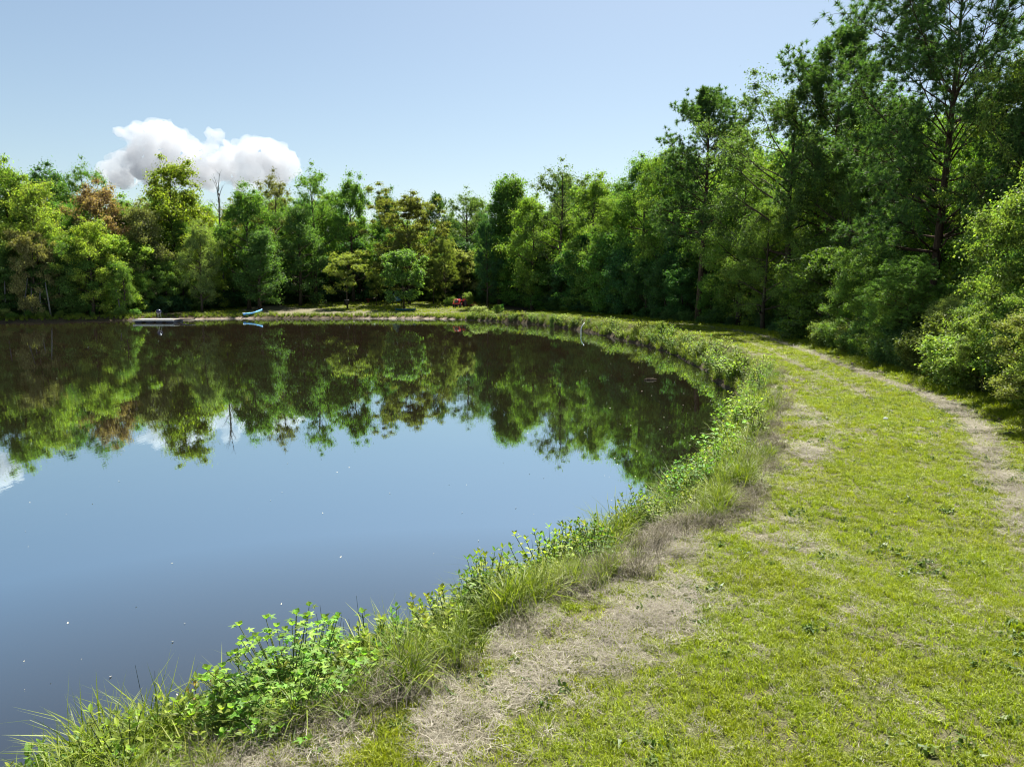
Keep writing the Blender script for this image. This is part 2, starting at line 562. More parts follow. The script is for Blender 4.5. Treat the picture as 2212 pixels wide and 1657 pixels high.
def broadleaf(name, H, Rc, seed, base=.2, per=170, lsize=.26, nl=22, clr=(.75, 1.25), top_pow=1.0, leaf='leaf', bark='bark', open_=0.0, fork=True, tr=None, updir=.5, flat=.65):
    rng = np.random.RandomState(seed)
    mb = MB()
    tr = tr or H * .016 + .04
    lean = rng.normal(size=2) * .012
    def tp(t):
        return np.array([lean[0] * H * t + math.sin(t * 5 + seed) * .02 * H * t, lean[1] * H * t + math.cos(t * 4 + seed) * .02 * H * t, H * .9 * t])
    ts = np.linspace(0, 1, 9)
    mb.tube([tp(t) for t in ts], [tr * (1.25 if t == 0 else 1) * (1 - .88 * t) for t in ts], 8)
    cc, rr = [], []
    for i in range(nl):
        t = base + (1 - base) * ((i + .5) / nl) ** .9
        az = i * 2.399 + rng.uniform(-.4, .4)
        prof = math.sin(PI * min(1, max(0.0, (t - base) / (1 - base)) * .80 + .17)) ** .7
        L_ = Rc * prof * rng.uniform(.68, 1.18)
        el = .15 + updir * t + rng.uniform(-.12, .25)
        d = np.array([math.cos(az) * math.cos(el), math.sin(az) * math.cos(el), math.sin(el)])
        p0 = tp(t * .93)
        pts = limb_pts(p0, d, L_, 4, rng, droop=.02, wob=.10)
        r0 = max(.02, tr * (1 - .85 * t) * .5)
        mb.tube(pts, [r0 * (1 - .75 * k / 4) for k in range(5)], 5, cap=False)
        for j in range(int(rng.randint(3, 6))):
            k = rng.uniform(.35, 1.0); a = int(k * 4 * .999); f = k * 4 - a
            q = pts[a] * (1 - f) + pts[min(a + 1, 4)] * f
            dd = d + rng.normal(size=3) * .75 + np.array([0, 0, .3])
            sub = limb_pts(q, dd, L_ * rng.uniform(.22, .42) + .3, 2, rng, wob=.15)
            mb.tube(sub, [r0 * .35, r0 * .22, r0 * .1], 4, cap=False)
            if rng.rand() < open_: continue
            cc.append(sub[-1]); rr.append(rng.uniform(*clr) * H / 18)
            if rng.rand() < .5: cc.append(sub[1]); rr.append(rng.uniform(*clr) * .7 * H / 18)
        cc.append(pts[-1]); rr.append(rng.uniform(*clr) * H / 18)
    for k in range(5):
        cc.append(tp(1) + rng.normal(size=3) * np.array([.06, .06, .035]) * H * top_pow); rr.append(rng.uniform(*clr) * .8 * H / 18)
    cen, nrm = clump_leaves(cc, rr, per, rng, flat=flat)
    sz = lsize * rng.uniform(.6, 1.3, len(cen))
    ok = cen[:, 2] > .1
    crown = leaf_mesh(name + '_crown', cen[ok], nrm[ok], sz[ok], rng, M[leaf])
    trunk = mb.mesh(name + '_trunk', M[bark], True)
    return {'trunk': trunk, 'crown': crown, 'H': H}

def pine(name, H, Rc, seed, base=.42, nwh=20, tuft=26, nsize=.3, tr=None, prof=None, width=.035, sub=(5, 8)):
    rng = np.random.RandomState(seed)
    mb = MB(); tr = tr or H * .013 + .03
    def tp(t): return np.array([math.sin(t * 3 + seed) * .012 * H, math.cos(t * 2.2 + seed) * .012 * H, H * t])
    ts = np.linspace(0, 1, 11)
    mb.tube([tp(t) for t in ts], [tr * (1.2 if t == 0 else 1) * (1 - .9 * t ** 1.2) for t in ts], 9)
    tips, dirs = [], []
    for w_ in range(nwh):
        t = base + (1 - base) * (w_ + .3) / nwh
        u = (t - base) / (1 - base)
        for k in range(rng.randint(3, 6)):
            az = rng.uniform(0, 2 * PI)
            L_ = Rc * (prof(u) if prof else (math.sin(PI * (u * .72 + .26)) ** .8)) * rng.uniform(.6, 1.15)
            el = rng.uniform(.05, .35) + .65 * u
            d = np.array([math.cos(az) * math.cos(el), math.sin(az) * math.cos(el), math.sin(el)])
            pts = limb_pts(tp(t), d, L_, 5, rng, droop=-.04, wob=.09)
            r0 = max(.018, tr * (1 - .8 * t) * .36)
            mb.tube(pts, [r0 * (1 - .8 * q_ / 5) for q_ in range(6)], 5, cap=False)
            for j in range(rng.randint(*sub) + int(L_)):
                f0 = rng.uniform(.38, 1.0) * 5; a = min(int(f0), 4); f = f0 - a
                q_ = pts[a] * (1 - f) + pts[a + 1] * f
                dd = d * .6 + rng.normal(size=3) * .6 + np.array([0, 0, .35])
                sl = rng.uniform(.12, .3) * L_ + .25
                sb = limb_pts(q_, dd, sl, 2, rng, wob=.2)
                mb.tube(sb, [r0 * .3, r0 * .2, r0 * .1], 3, cap=False)
                for s_ in range(3):
                    p_ = sb[1] * (1 - s_ / 2) + sb[2] * (s_ / 2) if s_ else sb[1]
                    tips.append(p_ + rng.normal(size=3) * .11); dirs.append(unit(dd[None])[0])
            tips.append(pts[-1]); dirs.append(d)
    for k in range(6): tips.append(tp(.98) + rng.normal(size=3) * .15); dirs.append(np.array([0, 0, 1.]))
    tips = np.array(tips); dirs = np.array(dirs)
    n = len(tips) * tuft
    c = np.repeat(tips, tuft, 0); d = unit(np.repeat(dirs, tuft, 0) * .55 + rng.normal(size=(n, 3)) * .75 + np.array([0, 0, .12]))
    s = unit(np.cross(d, rng.normal(size=(n, 3))))
    L_ = nsize * rng.uniform(.7, 1.15, (n, 1))
    v = np.stack([c + s * width * .5, c - s * width * .5, c + d * L_ - s * width * .12, c + d * L_ + s * width * .12], 1).reshape(-1, 3)
    v = v.reshape(-1, 4, 3)[:, :3].reshape(-1, 3)
    me = np_mesh(name + '_crown', v, np.arange(n * 3), 3, M['needle'], False, attrs={'rnd': ('FACE', np.repeat(rng.rand(len(tips)), tuft) * .7 + rng.rand(n) * .3)})
    return {'trunk': mb.mesh(name + '_trunk', M['bark_pine'], True), 'crown': me, 'H': H}

def shrub(name, H, Rc, seed, per=240, lsize=.1, n=26, leaf='leaf_gloss', aspect=.6, stems=8, cr=(.22, .42), spire=.5):
    rng = np.random.RandomState(seed); mb = MB(); cc, rr = [], []
    for i in range(n):
        az = rng.uniform(0, 2 * PI); u = rng.rand() ** .6
        hh = H * rng.uniform(.35, 1.0) * (1 - .35 * u * u)
        tip = np.array([math.cos(az) * Rc * u, math.sin(az) * Rc * u, hh])
        mid = tip * .5 + rng.normal(size=3) * .08 + np.array([0, 0, .1])
        mb.tube([(tip[0] * .15, tip[1] * .15, -.1), mid, tip], [.022, .014, .006], 4, cap=False)
        k = max(3, int(hh / .35))
        for j in range(k):
            f = (j + .6) / k
            p = mid * (1 - f) + tip * f if f > .3 else tip * np.array([.4, .4, f * .8 + .1])
            cc.append(p + rng.normal(size=3) * .1 * Rc); rr.append(rng.uniform(*cr) * (1.15 - spire * f))
    cen, nrm = clump_leaves(cc, rr, per * 3, rng, flat=.8, up=.8)
    ok = cen[:, 2] > .02
    sz = lsize * rng.uniform(.6, 1.35, len(cen))
    crown = leaf_mesh(name + '_leaves', cen[ok], nrm[ok], sz[ok], rng, M[leaf], aspect=aspect)
    return {'stems': mb.mesh(name + '_stems', M['twig']), 'foliage': crown, 'H': H}

P = {}
# tall woodland trees seen from far off
P['oak_a'] = broadleaf('oak_a', 20, 5.2, 1, base=.10, nl=30, per=150, lsize=.30)
P['oak_b'] = broadleaf('oak_b', 20, 4.6, 2, base=.14, nl=28, per=150, lsize=.28, open_=.1)
P['oak_c'] = broadleaf('oak_c', 20, 5.8, 3, base=.12, nl=32, per=150, lsize=.30)
P['poplar'] = broadleaf('poplar', 20, 3.2, 4, base=.10, nl=34, per=160, lsize=.27, updir=.75)
P['sparse'] = broadleaf('sparse', 20, 5.6, 5, base=.30, nl=22, per=120, lsize=.24, open_=.35, clr=(.7, 1.1))
# nearer, smaller leaves
P['near_a'] = broadleaf('near_a', 16, 5.0, 7, base=.10, nl=30, per=420, lsize=.16, clr=(.7, 1.15))
P['near_b'] = broadleaf('near_b', 16, 4.4, 8, base=.16, nl=26, per=420, lsize=.15, open_=.2, clr=(.7, 1.1))
P['near_open'] = broadleaf('near_open', 18, 6.2, 9, base=.34, nl=26, per=420, lsize=.15, open_=.15, clr=(.65, 1.0))
P['pine_a'] = pine('pine_a', 18, 4.6, 21, base=.38, tuft=24, nsize=.30, width=.055, sub=(9, 14))
P['pine_big'] = pine('pine_big', 20, 6.3, 23, base=.30, nwh=20, tuft=34, nsize=.31, width=.040, sub=(12, 18), prof=lambda u: .55 + .45 * math.sin(PI * (u * .8 + .1)), tr=.26)
P['under_a'] = broadleaf('under_a', 8, 2.9, 31, base=.04, nl=22, per=900, lsize=.20, clr=(.9, 1.5), flat=.5, updir=.3)
P['under_b'] = broadleaf('under_b', 8, 2.4, 32, base=.04, nl=22, per=900, lsize=.18, clr=(.9, 1.4), updir=.5)
P['feather'] = broadleaf('feather', 12, 6.6, 41, base=.16, nl=40, per=520, lsize=.20, clr=(.75, 1.2), flat=.38, updir=.75, open_=.05)
P['small_lawn'] = broadleaf('small_lawn', 7, 3.4, 51, base=.34, nl=18, per=800, lsize=.17, clr=(.8, 1.25), flat=.5, updir=.7, tr=.10)
P['sweetgum'] = broadleaf('sweetgum', 7.5, 2.6, 52, base=.2, nl=22, per=900, lsize=.22, clr=(.8, 1.2), tr=.10, updir=.35)
P['gum_near'] = broadleaf('gum_near', 8.5, 2.8, 53, base=.06, nl=26, per=1500, lsize=.115, clr=(.75, 1.2), leaf='leaf_gloss', tr=.09)
P['bush_a'] = shrub('bush_a', 2.6, 1.3, 61, per=230, lsize=.11, n=30)
P['bush_b'] = shrub('bush_b', 2.2, 1.4, 62, per=230, lsize=.10, n=34)
P['bush_c'] = shrub('bush_c', 3.4, 1.2, 63, per=210, lsize=.12, n=28, cr=(.25, .45))

REG = []           # every vegetation thing gets its label at the end, from where it stands in the photograph
def place(kind, name, x, y, top_z=None, H=None, color=(.05, .08, .02), rz=None, wide=1.0, desc='', cat='tree', group='', label=None, zoff=0.0, rnd=random):
    p = P[kind]; g = gz(x, y) + zoff
    h = H if H else max(2.0, top_z - g)
    s = h / p['H']
    o = empty(name, (x, y, g - .05), rz if rz is not None else rnd.uniform(0, 2 * PI), (s * wide, s * wide, s))
    for part in ('trunk', 'stems', 'crown', 'foliage'):
        if part in p:
            c = link(part, p[part], o)
            if part in ('crown', 'foliage'): c.color = (*color, 1)
    tag(o, label, cat, group)
    if not label: REG.append((o, desc, x, y, g + h * .6, h))
    return o

rnd = random.Random(77)
def jit(c, a=.18):
    k = 1 + rnd.uniform(-a, a)
    return tuple(v * k * (1 + rnd.uniform(-a, a) * .5) for v in c)
G_DARK = (.036, .078, .024); G_MID = (.065, .115, .026); G_LITE = (.092, .137, .028); G_YEL = (.125, .16, .032)
G_OLIVE = (.095, .10, .030); G_RED = (.145, .100, .064); G_BROWN = (.11, .115, .05); G_TEAL = (.036, .080, .032); G_GREY = (.09, .11, .06)
G_PINE = (.046, .084, .026)

# ------------------------------------------------------------------ the trees one can pick out
def hero(kind, name, px, top, Y, wide, color, label, cat='tree', group='trees of the wood round the pond'):
    x, tz = on_y(px, top, Y)
    xb = x
    return place(kind, name, xb, Y, top_z=tz, color=color, wide=wide, label=label, cat=cat, group=group)
T_ = hero
T_('oak_b', 'broadleaf_tree', 2, 318, 96, .8, G_LITE, 'tall thin-topped light green tree at the left edge of the photo')
T_('oak_a', 'broadleaf_tree', 60, 372, 92, .85, G_YEL, 'tall yellow-green tree standing just inside the left edge of the photo')
T_('oak_c', 'broadleaf_tree', 105, 345, 112, .8, G_DARK, 'dark green tree rising behind the yellow-green trees at far left')
T_('sparse', 'broadleaf_tree', 172, 334, 108, .6, G_MID, 'tree with a sparse dark top sticking up behind the red-tinged maple')
T_('oak_c', 'maple_tree', 215, 382, 100, .8, G_RED, 'big red-tinged maple with reddish brown crown above the left shore')
T_('under_a', 'maple_tree', 62, 488, 88.5, .6, (.13, .12, .05), 'small maple with dull red leaves low at the far left shore')
T_('oak_a', 'broadleaf_tree', 185, 462, 92, .95, (.145, .18, .032), 'bright lime green tree in front of the red-tinged maple')
T_('oak_b', 'broadleaf_tree', 300, 420, 99, .8, G_BROWN, 'greyish brown thin-leaved tree between red-tinged maple and olive tree')
T_('oak_a', 'broadleaf_tree', 362, 327, 106, .95, (.115, .14, .022), 'tallest rounded olive green tree above the dock, against the cloud')
T_('oak_b', 'broadleaf_tree', 262, 560, 92, .8, (.09, .14, .03), 'green tree at the water edge left of the dock')
T_('oak_c', 'broadleaf_tree', 425, 470, 99, .7, (.11, .14, .05), 'pale green broad tree just left of the bare dead tree')
T_('oak_c', 'oak_tree', 525, 388, 106, .8, G_MID, 'large green oak just right of the bare dead tree')
T_('sparse', 'broadleaf_tree', 592, 362, 114, .75, (.085, .085, .035), 'brownish thin-topped tree under the right end of the cloud')
T_('sparse', 'oak_tree', 672, 348, 118, .75, G_MID, 'tallest dark oak with open top right of the cloud')
T_('oak_a', 'oak_tree', 640, 430, 113, .95, (.060, .105, .035), 'broad glossy green oak above the blue kayak')
T_('oak_c', 'oak_tree', 755, 366, 121, .7, G_MID, 'rounded dark oak top, second peak right of the cloud')
T_('oak_b', 'broadleaf_tree', 828, 392, 130, .6, G_DARK, 'distant round-topped tree in the dip right of the twin oak tops')
T_('poplar', 'oak_tree', 553, 480, 103, 1.25, (.055, .10, .030), 'full green oak leaning over the grass behind the blue kayak')
T_('feather', 'mimosa_tree', 880, 430, 117, .74, G_OLIVE, 'wide feathery olive brown tree filling the middle of the clearing')
T_('feather', 'mimosa_tree', 960, 520, 114, .5, (.10, .12, .035), 'smaller feathery tree at right shoulder of the wide olive brown one')
T_('pine_a', 'pine_tree', 946, 428, 140, .8, G_PINE, 'tiny distant pine top in the lowest dip of the skyline')
T_('sparse', 'broadleaf_tree', 1005, 400, 128, .8, (.07, .10, .04), 'wispy topped tree right of the lowest dip of the skyline')
T_('poplar', 'poplar_tree', 1078, 360, 112, .75, G_MID, 'narrow pointed poplar, left one of the twin pointed tops')
T_('poplar', 'poplar_tree', 1116, 350, 112, .8, (.065, .11, .022), 'narrow pointed poplar, right one of the twin pointed tops')
T_('oak_b', 'cedar_tree', 1052, 450, 108, .62, G_TEAL, 'dark bluish green tree directly behind the red tractor')
T_('sparse', 'oak_tree', 1212, 338, 98, .85, (.06, .085, .030), 'oak with forked black limbs and a small tuft on top')
T_('oak_a', 'broadleaf_tree', 1150, 410, 101, .85, G_LITE, 'light green tree right below the twin pointed poplars')
T_('oak_b', 'broadleaf_tree', 1285, 352, 90, .8, G_LITE, 'yellowish green tree right of the oak with forked limbs')
T_('near_a', 'broadleaf_tree', 1390, 312, 80, .85, G_MID, 'full green tree on the skyline left of the first pine')
T_('near_b', 'broadleaf_tree', 1330, 400, 84, .9, (.10, .145, .03), 'light green tree in front of the skyline left of the first pine')
T_('near_a', 'broadleaf_tree', 1450, 300, 74, .7, G_LITE, 'yellow-green tree touching the left side of the first pine')
T_('pine_a', 'pine_tree', 1526, 210, 62, 1.0, G_PINE, 'tall pine with rounded top standing alone above the middle of the wood')
T_('near_b', 'broadleaf_tree', 1610, 330, 56, .9, (.085, .13, .028), 'light green tree between the first pine and the open-crowned oak')
T_('near_open', 'oak_tree', 1722, 172, 50, .95, (.055, .085, .028), 'open-crowned oak with a dark trunk leaning over the path bend')
T_('pine_a', 'pine_tree', 1822, 86, 49, .95, G_PINE, 'slender pine rising right of the open-crowned oak')
T_('near_a', 'broadleaf_tree', 1660, 420, 50, .85, (.09, .13, .035), 'pale green tree in front of the open-crowned oak')
T_('pine_big', 'pine_tree', 2072, -75, 35, 1.0, (.044, .082, .026), 'huge black-trunked pine with long bare branches at upper right')
T_('near_a', 'broadleaf_tree', 1945, 200, 47, .9, (.10, .155, .025), 'sunlit green tree behind the left branches of the huge pine')
T_('near_open', 'broadleaf_tree', 2290, 60, 31, .75, (.09, .12, .03), 'tall light green tree cut by the upper right edge of the photo')
T_('near_a', 'broadleaf_tree', 2120, 190, 46, .9, (.09, .14, .028), 'bright green tree behind the trunk of the huge pine')
T_('pine_a', 'pine_tree', 2330, 60, 30, .9, G_PINE, 'pine beyond the right edge of the photo')
T_('gum_near', 'sweetgum_tree', 2330, 330, 18.5, .85, (.085, .115, .030), 'tall leafy sweetgum cut by the right edge of the photo', group='bushes and young trees along the path')
T_('gum_near', 'sweetgum_tree', 2180, 560, 21.5, .70, (.08, .12, .030), 'young sweetgum just left of the one cut by the right edge', group='bushes and young trees along the path')
T_('gum_near', 'sweetgum_tree', 2440, 420, 15.5, .8, (.085, .115, .030), 'leafy sweetgum standing past the right edge of the photo', group='bushes and young trees along the path')
T_('pine_a', 'young_pine_tree', 1965, 560, 27, 1.5, (.065, .115, .028), 'young bright green pine low behind the path bushes')
T_('gum_near', 'sweetgum_tree', 1880, 520, 33, 1.0, (.075, .12, .028), 'young sweetgum rising from the path bushes left of the young pine', group='bushes and young trees along the path')
# lawn trees
T_('small_lawn', 'small_tree', 747, 548, 108, 1.05, (.125, .145, .035), 'small open yellow-green tree standing alone on the lawn', group='young trees planted on the lawn')
T_('sweetgum', 'small_tree', 870, 533, 105.5, 1.05, (.075, .125, .035), 'young upright bright green tree on the lawn near the teal kayak', group='young trees planted on the lawn')
T_('small_lawn', 'small_tree', 812, 590, 114, .8, (.09, .12, .035), 'small dark-stemmed tree behind and between the two lawn trees', group='young trees planted on the lawn')
T_('small_lawn', 'small_tree', 935, 560, 118, .9, (.08, .11, .035), 'slim tree at the back of the lawn left of the red tractor', group='young trees planted on the lawn')
T_('small_lawn', 'small_tree', 1000, 545, 119, .8, (.15, .16, .07), 'pale flowering tree hanging over the red tractor', group='young trees planted on the lawn')

# ------------------------------------------------------------------ the wood: fill rows behind, bounded by the skyline of the photograph
SKY = [(-400, 350), (0, 352), (100, 358), (160, 352), (230, 395), (290, 380), (350, 355), (430, 400), (480, 410), (540, 400), (600, 385), (670, 385), (750, 390), (780, 410),
       (830, 405), (880, 440), (930, 448), (960, 440), (1000, 425), (1050, 425), (1070, 400), (1120, 400), (1150, 400), (1210, 375), (1290, 362), (1340, 362), (1390, 335), (1450, 320),
       (1480, 300), (1530, 300), (1590, 310), (1640, 290), (1700, 250), (1780, 210), (1840, 190), (1900, 190), (1960, 190), (2060, 190), (2150, 150), (2212, 120), (3000, 100)]
def skyline(px): return float(np.interp(px, [s[0] for s in SKY], [s[1] for s in SKY]))
def offset_line(poly, off):
    o = []
    for i in range(len(poly)):
        t_ = poly[min(i + 1, len(poly) - 1)] - poly[max(i - 1, 0)]
        n_ = np.array([t_[1], -t_[0]]) / (np.linalg.norm(t_) + 1e-9)
        o.append(poly[i] + n_ * off)
    return np.array(o)
def resample(poly, step):
    seg = np.linalg.norm(np.diff(poly, axis=0), axis=1); s = np.concatenate([[0], np.cumsum(seg)])
    u = np.arange(step * .5, s[-1], step)
    return np.stack([np.interp(u, s, poly[:, 0]), np.interp(u, s, poly[:, 1])], 1)
# woodland edge: right side along the dam foot, then behind the lawn, then the left shore
EDGE = np.concatenate([TLC[TLC[:, 1] > 10], catmull([(-6, 119), (-14, 122.5), (-24, 123), (-33, 119), (-39, 112), (-43, 104), (-47, 97), (-53, 92), (-59, 88.5), (-66, 85), (-76, 81), (-90, 70)], 4, False)])
GW = 'trees of the wood round the pond'
rows = [(1.8, 3.3, 'front'), (5.0, 4.2, 'second'), (9.5, 5.0, 'third'), (15, 5.5, 'fourth'), (22, 6.5, 'back')]
for off, step, rowname in rows:
    line = resample(offset_line(EDGE, off), step)
    for x, y in line:
        x += rnd.uniform(-1, 1) * step * .3; y += rnd.uniform(-1, 1) * step * .3
        if y < 12 or (x > y * .72 + 9): continue
        px, _ = to_px(x, y, 6)
        dist = math.hypot(x, y)
        top = skyline(px) + rnd.uniform(8, 75)
        if rowname == 'front': top = max(top, rnd.uniform(470, 585) if px > 560 else rnd.uniform(480, 590))
        if rowname == 'second': top = max(top, skyline(px) + rnd.uniform(40, 160))
        if px > 1850 and y < 37: top = max(top, float(np.interp(px, [1850, 2080, 2212, 2400], [600, 560, 420, 300])) + rnd.uniform(-20, 50))
        if 1740 < px < 1800 and y < 48: top = max(top, 520)
        tz = on_y(px, top, y)[1]
        g = gz(x, y)
        h = tz - g
        if h < 2.5: continue
        if px > 1150 and y > 60 and rowname in ('front',): col = jit(rnd.choice([G_TEAL, G_DARK, G_DARK, G_MID]))
        elif px < 520: col = jit(rnd.choice([G_YEL, G_LITE, G_LITE, G_MID, G_MID, G_OLIVE]))
        elif px > 1600: col = jit(rnd.choice([G_LITE, G_MID, G_MID, (.10, .15, .03)]))
        else: col = jit(rnd.choice([G_MID, G_MID, G_DARK, G_LITE, G_TEAL]))
        if h < 11:
            k = rnd.choice(['under_a', 'under_b'])
            if dist < 40: k = 'gum_near'
            w = rnd.uniform(.8, 1.15)
        elif dist < 66:
            k = rnd.choice(['near_a', 'near_b', 'near_b']); w = rnd.uniform(.7, .95)
        else:
            k = rnd.choice(['oak_a', 'oak_b', 'oak_c', 'poplar', 'oak_b']); w = rnd.uniform(.7, 1.0)
        if rnd.random() < .07 and px > 1000 and rowname != 'front' : k = 'pine_a'; col = jit(G_PINE); w = .8
        nm = {'pine_a': 'pine_tree'}.get(k, 'understory_tree' if h < 11 else 'broadleaf_tree')
        tone = 'dark green' if col[1] < .085 else ('yellow-green' if col[0] > .12 else ('light green' if col[1] > .115 else 'green'))
        size = 'low' if h < 8 else ('middling' if h < 14 else 'tall')
        desc = f"{size} {tone} {'pine' if k == 'pine_a' else 'tree'}|{rowname}"
        place(k, nm, x, y, top_z=tz, color=col, wide=w, desc=desc, group=GW, rnd=rnd)

# ------------------------------------------------------------------ bushes along the outer side of the path
GB = 'bushes and young trees along the path'
for off, step, sz in ((.55, 1.25, 1.0), (1.9, 1.5, 1.5), (3.4, 2.2, 1.9)):
    for x, y in resample(offset_line(TLC[TLC[:, 1] > 7], off), step):
        if y > 70: continue
        x += rnd.uniform(-.35, .35); y += rnd.uniform(-.5, .5)
        if y > 38 and rnd.random() < .45: continue
        k = rnd.choice(['bush_a', 'bush_b', 'bush_c'])
        near = y < 38
        h = rnd.uniform(1.3, 2.2) * sz * (1.0 if near else .7) * (1 + .75 * float(sstep(26, 14, y)))
        if h > 2.5: k = 'gum_near'
        col = jit(rnd.choice([(.085, .12, .035), (.10, .13, .035), (.07, .115, .04), (.11, .135, .045)])) if near else jit((.055, .095, .035))
        place(k, 'bush', x, y, H=h, color=col, wide=rnd.uniform(.9, 1.25), desc=('knee-high' if h < 1 else 'waist-high' if h < 1.5 else 'shoulder-high' if h < 2.3 else 'tall') + ' leafy bush|bush', cat='bush', group=GB, rnd=rnd)

# dark undergrowth closing the foot of the far wood
far_edge = EDGE[(EDGE[:, 1] > 76) | (EDGE[:, 0] < 0)]
for off, step in ((1.2, 2.0), (4.0, 2.6), (9.0, 3.2)):
    for x, y in resample(offset_line(far_edge, off), step):
        place(rnd.choice(['bush_a', 'bush_b', 'bush_c']), 'bush', x + rnd.uniform(-.5, .5), y + rnd.uniform(-.5, .5), H=rnd.uniform(1.6, 3.4), color=jit(rnd.choice([G_DARK, G_TEAL, G_MID])), wide=rnd.uniform(1.1, 1.6),
              desc='dark bush|' + ('front' if off < 3 else 'second' if off < 6 else 'third'), cat='bush', group='undergrowth of the far wood', rnd=rnd)

# low bushes along the far left shore
for x, y in resample(catmull([(-46, 93.5), (-50, 91.5), (-55, 88), (-60, 85.8), (-66, 83.5)], 4, False), 1.7):
    place(rnd.choice(['bush_a', 'bush_b']), 'bush', x + rnd.uniform(-.5, .5), y + rnd.uniform(-.2, .6), H=rnd.uniform(.6, 1.6), color=jit(rnd.choice([G_LITE, G_MID, (.12, .15, .04)])), wide=rnd.uniform(.9, 1.4),
          desc='low bush|shore', cat='bush', group='bushes on the far left shore', rnd=rnd)

# ------------------------------------------------------------------ grass
protos = bpy.data.collections.new('grass_protos')        # source shapes only, not linked to the scene
def blade_cluster(name, n, h, spread, lean, width, seed, mat, segs=3, hvar=.5, curl=1.0, coll=None, flatlie=False):
    rng = np.random.RandomState(seed); vs, fs, r = [], [], []
    for i in range(n):
        a = rng.uniform(0, 2 * PI); rad = spread * math.sqrt(rng.rand())
        p = np.array([math.cos(a) * rad, math.sin(a) * rad, 0.0])
        az = rng.uniform(0, 2 * PI); L_ = h * rng.uniform(1 - hvar, 1.0 + hvar * .3)
        le = lean * rng.uniform(.3, 1.5)
        d = np.array([math.cos(az), math.sin(az), 0.])
        s = np.array([-math.sin(az + rng.uniform(-1, 1)), math.cos(az), 0.]) * width * rng.uniform(.6, 1.3)
        b = len(vs)
        if flatlie:
            p[2] = rng.uniform(.0, h * .10); tilt = rng.uniform(-.05, .22)
        for k in range(segs + 1):
            t = k / segs
            if flatlie:
                q_ = p + d * L_ * t + np.array([-d[1], d[0], 0]) * L_ * .18 * math.sin(t * 3) * rng.uniform(-1, 1) + np.array([0, 0, tilt * L_ * t + .01])
                wd = s * (1 - .6 * t) * .5
            else:
                ang = le * (t ** 1.4) * curl
                q_ = p + L_ * t * (d * math.sin(ang) + np.array([0, 0, math.cos(ang)]))
                wd = s * (1 - t ** 1.5) * .5
            if k == segs and not flatlie: vs.append(q_)
            else: vs.append(q_ + wd); vs.append(q_ - wd)
        for k in range(segs):
            if k == segs - 1 and not flatlie: fs.append((b + 2 * k, b + 2 * k + 1, b + 2 * k + 2))
            else: fs.append((b + 2 * k, b + 2 * k + 1, b + 2 * k + 3, b + 2 * k + 2))
            r.append(i)
    rr = rng.rand(n)[np.array(r)]
    me = bpy.data.meshes.new(name); me.from_pydata([tuple(v) for v in vs], [], fs); me.materials.append(mat)
    at = me.attributes.new('rnd', 'FLOAT', 'FACE'); at.data.foreach_set('value', rr.astype(np.float32))
    me.update()
    o = bpy.data.objects.new(name, me)
    if coll: coll.objects.link(o)
    return o

def grass_mat(name, stops, trans=.4, rough=.5, spec=.3, tint=None, patch=None, tip=None):
    """blade colour from a per-blade and per-tuft random, patches from the place on the ground"""
    m, N, L = new_mat(name)
    r = attr(N, 'rnd').outputs['Fac']
    oi = N.new('ShaderNodeObjectInfo').outputs['Random']
    f = mathn(N, L, 'ADD', mathn(N, L, 'MULTIPLY', r, .6), mathn(N, L, 'MULTIPLY', oi, .4))
    c = ramp(N, L, f, stops)
    if patch:
        n = noise(N, L, patch[0], 3, .6, geopos(N))
        c = mixc(N, L, ramp(N, L, n, [(.42, (0, 0, 0)), (.62, (1, 1, 1))]), c, mixc(N, L, 1.0, c, patch[1], 'MULTIPLY'))
    b = principled(N, L, c, rough, spec)
    t = N.new('ShaderNodeBsdfTranslucent')
    L.new(mixc(N, L, 1.0, c, (1.4, 1.5, .6), 'MULTIPLY'), t.inputs[0])
    mx = N.new('ShaderNodeMixShader'); mx.inputs[0].default_value = trans
    L.new(b.outputs[0], mx.inputs[1]); L.new(t.outputs[0], mx.inputs[2])
    out(N, L, mx.outputs[0])
    return m
M['lawn_blade'] = grass_mat('lawn_blade', [(.05, (.08, .105, .014)), (.3, (.165, .215, .010)), (.6, (.25, .31, .012)), (.82, (.36, .42, .02)), (.95, (.38, .40, .08))], patch=(.9, (1.0, .93, .9)))
M['straw'] = grass_mat('dry_straw', [(.05, (.10, .085, .06)), (.4, (.19, .17, .125)), (.7, (.30, .275, .21)), (.95, (.42, .39, .31))], trans=.12, rough=.7, spec=.2)
M['tall_blade'] = grass_mat('tall_grass_blade', [(.05, (.05, .085, .012)), (.35, (.12, .165, .014)), (.65, (.20, .25, .02)), (.9, (.30, .33, .05)), (1.0, (.36, .31, .18))], patch=(.8, (.8, .85, .8)))
M['dead_blade'] = grass_mat('dead_grass_blade', [(.05, (.08, .07, .052)), (.4, (.16, .14, .11)), (.8, (.28, .25, .20)), (1.0, (.38, .34, .26))], trans=.15, rough=.8, spec=.1)
M['rush'] = simple('dark_rush', (.035, .06, .02), .5, .3)

